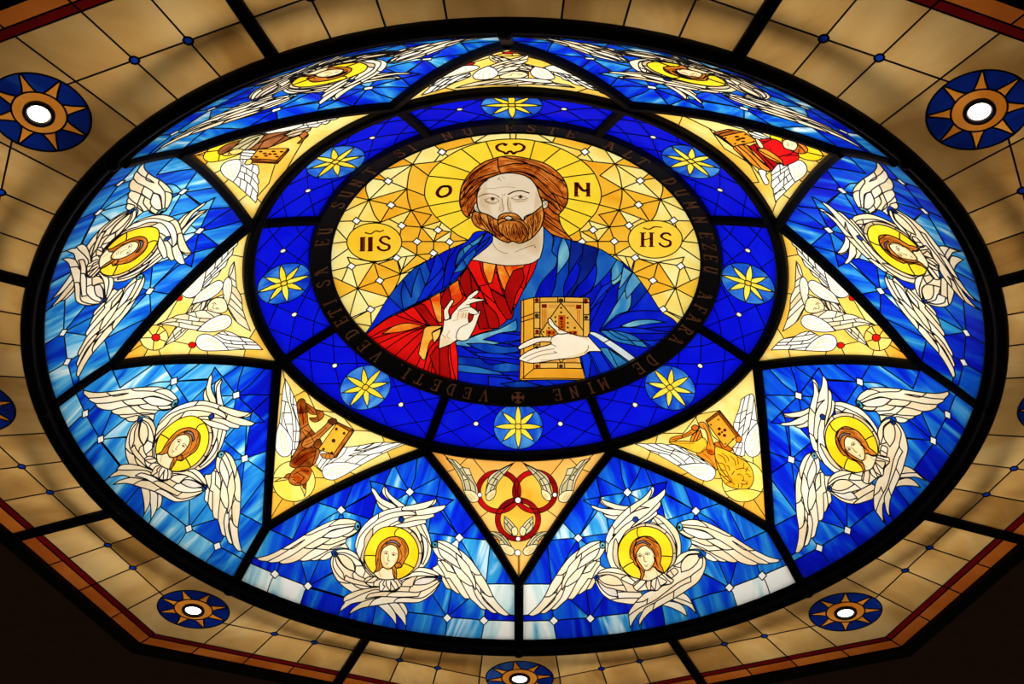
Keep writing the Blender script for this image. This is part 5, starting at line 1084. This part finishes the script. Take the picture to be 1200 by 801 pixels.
cS = uv_xyz([pol(S_VAL*.5+S_RIM*.5, 0)])[0]; cT = uv_xyz([pol(S_VAL*.7+S_TIP*.3, 0)])[0]; cB = uv_xyz([pol(sm, 0)])[0]; cL = (0, 1.75, 0)
cM = (0, 0, ZA)
at_panel(C, 'medallion', 0, cM, 'round glass medallion of a bearded haloed figure in red and blue holding a book', 'stained glass')
src = {}
between = {(-22.5): 'three rings and ox', -67.5: 'ox and cherub', -112.5: 'cherub and eagle', -157.5: 'eagle and cherub', 22.5: 'three rings and lion', 67.5: 'lion and cherub', 112.5: 'cherub and red angel', 157.5: 'red angel and cherub'}
skies = {-22.5: 'sky_mid', -67.5: 'sky_pale', -112.5: 'sky_pale', -157.5: 'sky_mid', 22.5: 'sky_mid', 67.5: 'sky_deep', 112.5: 'sky_mid', 157.5: 'sky_mid'}
for mir in (False, True):
    for q in range(4):
        ang = (-22.5-45*q) if not mir else (22.5+45*q)
        e = at_panel(H if mir else G, 'seraph_panel', ang, cS, 'blue glass panel with haloed six-winged face between %s panels' % between[ang], 'stained glass', 'seraph panels round the skirt of the dome', src=src.get(mir), swap={'sky': skies[ang], 'sky_inner': 'sky_deep', 'sky_corner': 'sky_white' if abs(ang) < 30 else skies[ang]})
        src.setdefault(mir, e)
tl = 'yellow triangular glass panel with '
for fig, nm, ang, mir, lab in ((K, 'cherub_panel', -90, False, tl+'a veiled six-winged cherub, between the ox and eagle panels'), (K, 'cherub_panel', 90, True, tl+'a veiled six-winged cherub, between the lion and red angel panels'), (K, 'cherub_panel', 180, False, tl+'a veiled cherub, between the eagle and red angel panels'),
        (O, 'winged_ox_panel', -45, False, tl+'a brown winged ox holding a book'), (Q, 'winged_lion_panel', 45, False, tl+'an orange winged lion holding a book'), (E, 'eagle_panel', -135, False, tl+'a brown haloed eagle holding a book'), (A, 'angel_panel', 135, False, tl+'a winged angel in a red robe holding a book'), (Rg, 'three_rings_panel', 0, False, 'amber triangular stained glass panel with three interlaced dark red rings and wings')):
    at_panel(fig, nm, ang, cT, lab, 'stained glass', 'star point panels', mirror=mir)
nxt = {0: 'three rings', 45: 'lion', 90: 'cherub beside the lion', 135: 'red angel', 180: 'cherub above the head', -135: 'eagle', -90: 'cherub beside the ox', -45: 'ox'}
sb = sl = None
for ang in (0, 45, 90, 135, 180, -135, -90, -45):
    sb2 = at_panel(B, 'star_ring_panel', ang, cB, 'deep blue glass ring segment with star roundel facing the %s panel' % nxt[ang], 'stained glass', 'star roundel segments of the blue ring', src=sb); sb = sb or sb2
    sl2 = at_panel(L, 'rosette_panel', ang, cL, 'cream glass panel with blue rosette beyond the %s panel' % nxt[ang], 'stained glass', 'ceiling glass panels round the dome', xyz=flat_xyz, src=sl); sl = sl or sl2

# ---------------------------------------------------------------- downlights in the rosettes
def disc(r0, z0_, r1, z1, n=28):
    V = [(r*math.sin(2*math.pi*i/n), r*math.cos(2*math.pi*i/n), z) for r, z in ((r0, z0_), (r1, z1)) for i in range(n)]
    return V, [(i, (i+1) % n, n+(i+1) % n, n+i) for i in range(n)]
def latheat(prof, n=28):
    V, F = [], []; m = len(prof)
    for i in range(n):
        a = 2*math.pi*i/n; V += [(r*math.sin(a), r*math.cos(a), z) for r, z in prof]
    for i in range(n):
        j = (i+1) % n; F += [(i*m+k, i*m+(k+1) % m, j*m+(k+1) % m, j*m+k) for k in range(m)]
    return np.array(V), F
sd = None
for ang in (0, 45, 90, 135, 180, -135, -90, -45):
    x, y = pol(R_ROS, ang)
    lab = 'round downlight in the blue rosette beyond the %s panel' % nxt[ang]
    if sd is None:
        e = empty('downlight', (x, y, 0), -math.radians(ang))
        part('trim_ring', *latheat([(.044, .0), (.044, -.008), (.041, -.012), (.034, -.010), (.029, -.002), (.029, .002)]), 'lens_trim', e, True)
        n = 28; V = [(0, 0, -.009)] + [(.016*math.sin(2*math.pi*i/n), .016*math.cos(2*math.pi*i/n), -.008) for i in range(n)] + [(.029*math.sin(2*math.pi*i/n), .029*math.cos(2*math.pi*i/n), -.004) for i in range(n)]
        F = [(0, 1+(i+1) % n, 1+i) for i in range(n)] + [(1+i, 1+(i+1) % n, 1+n+(i+1) % n, 1+n+i) for i in range(n)]
        part('lens', np.array(V), F, 'lens_light', e); sd = e
    else:
        e = copy_tree(sd); e.location = (x, y, 0); e.rotation_euler = (0, 0, -math.radians(ang))
    tag(e, lab, 'downlight', 'downlights in the rosettes')
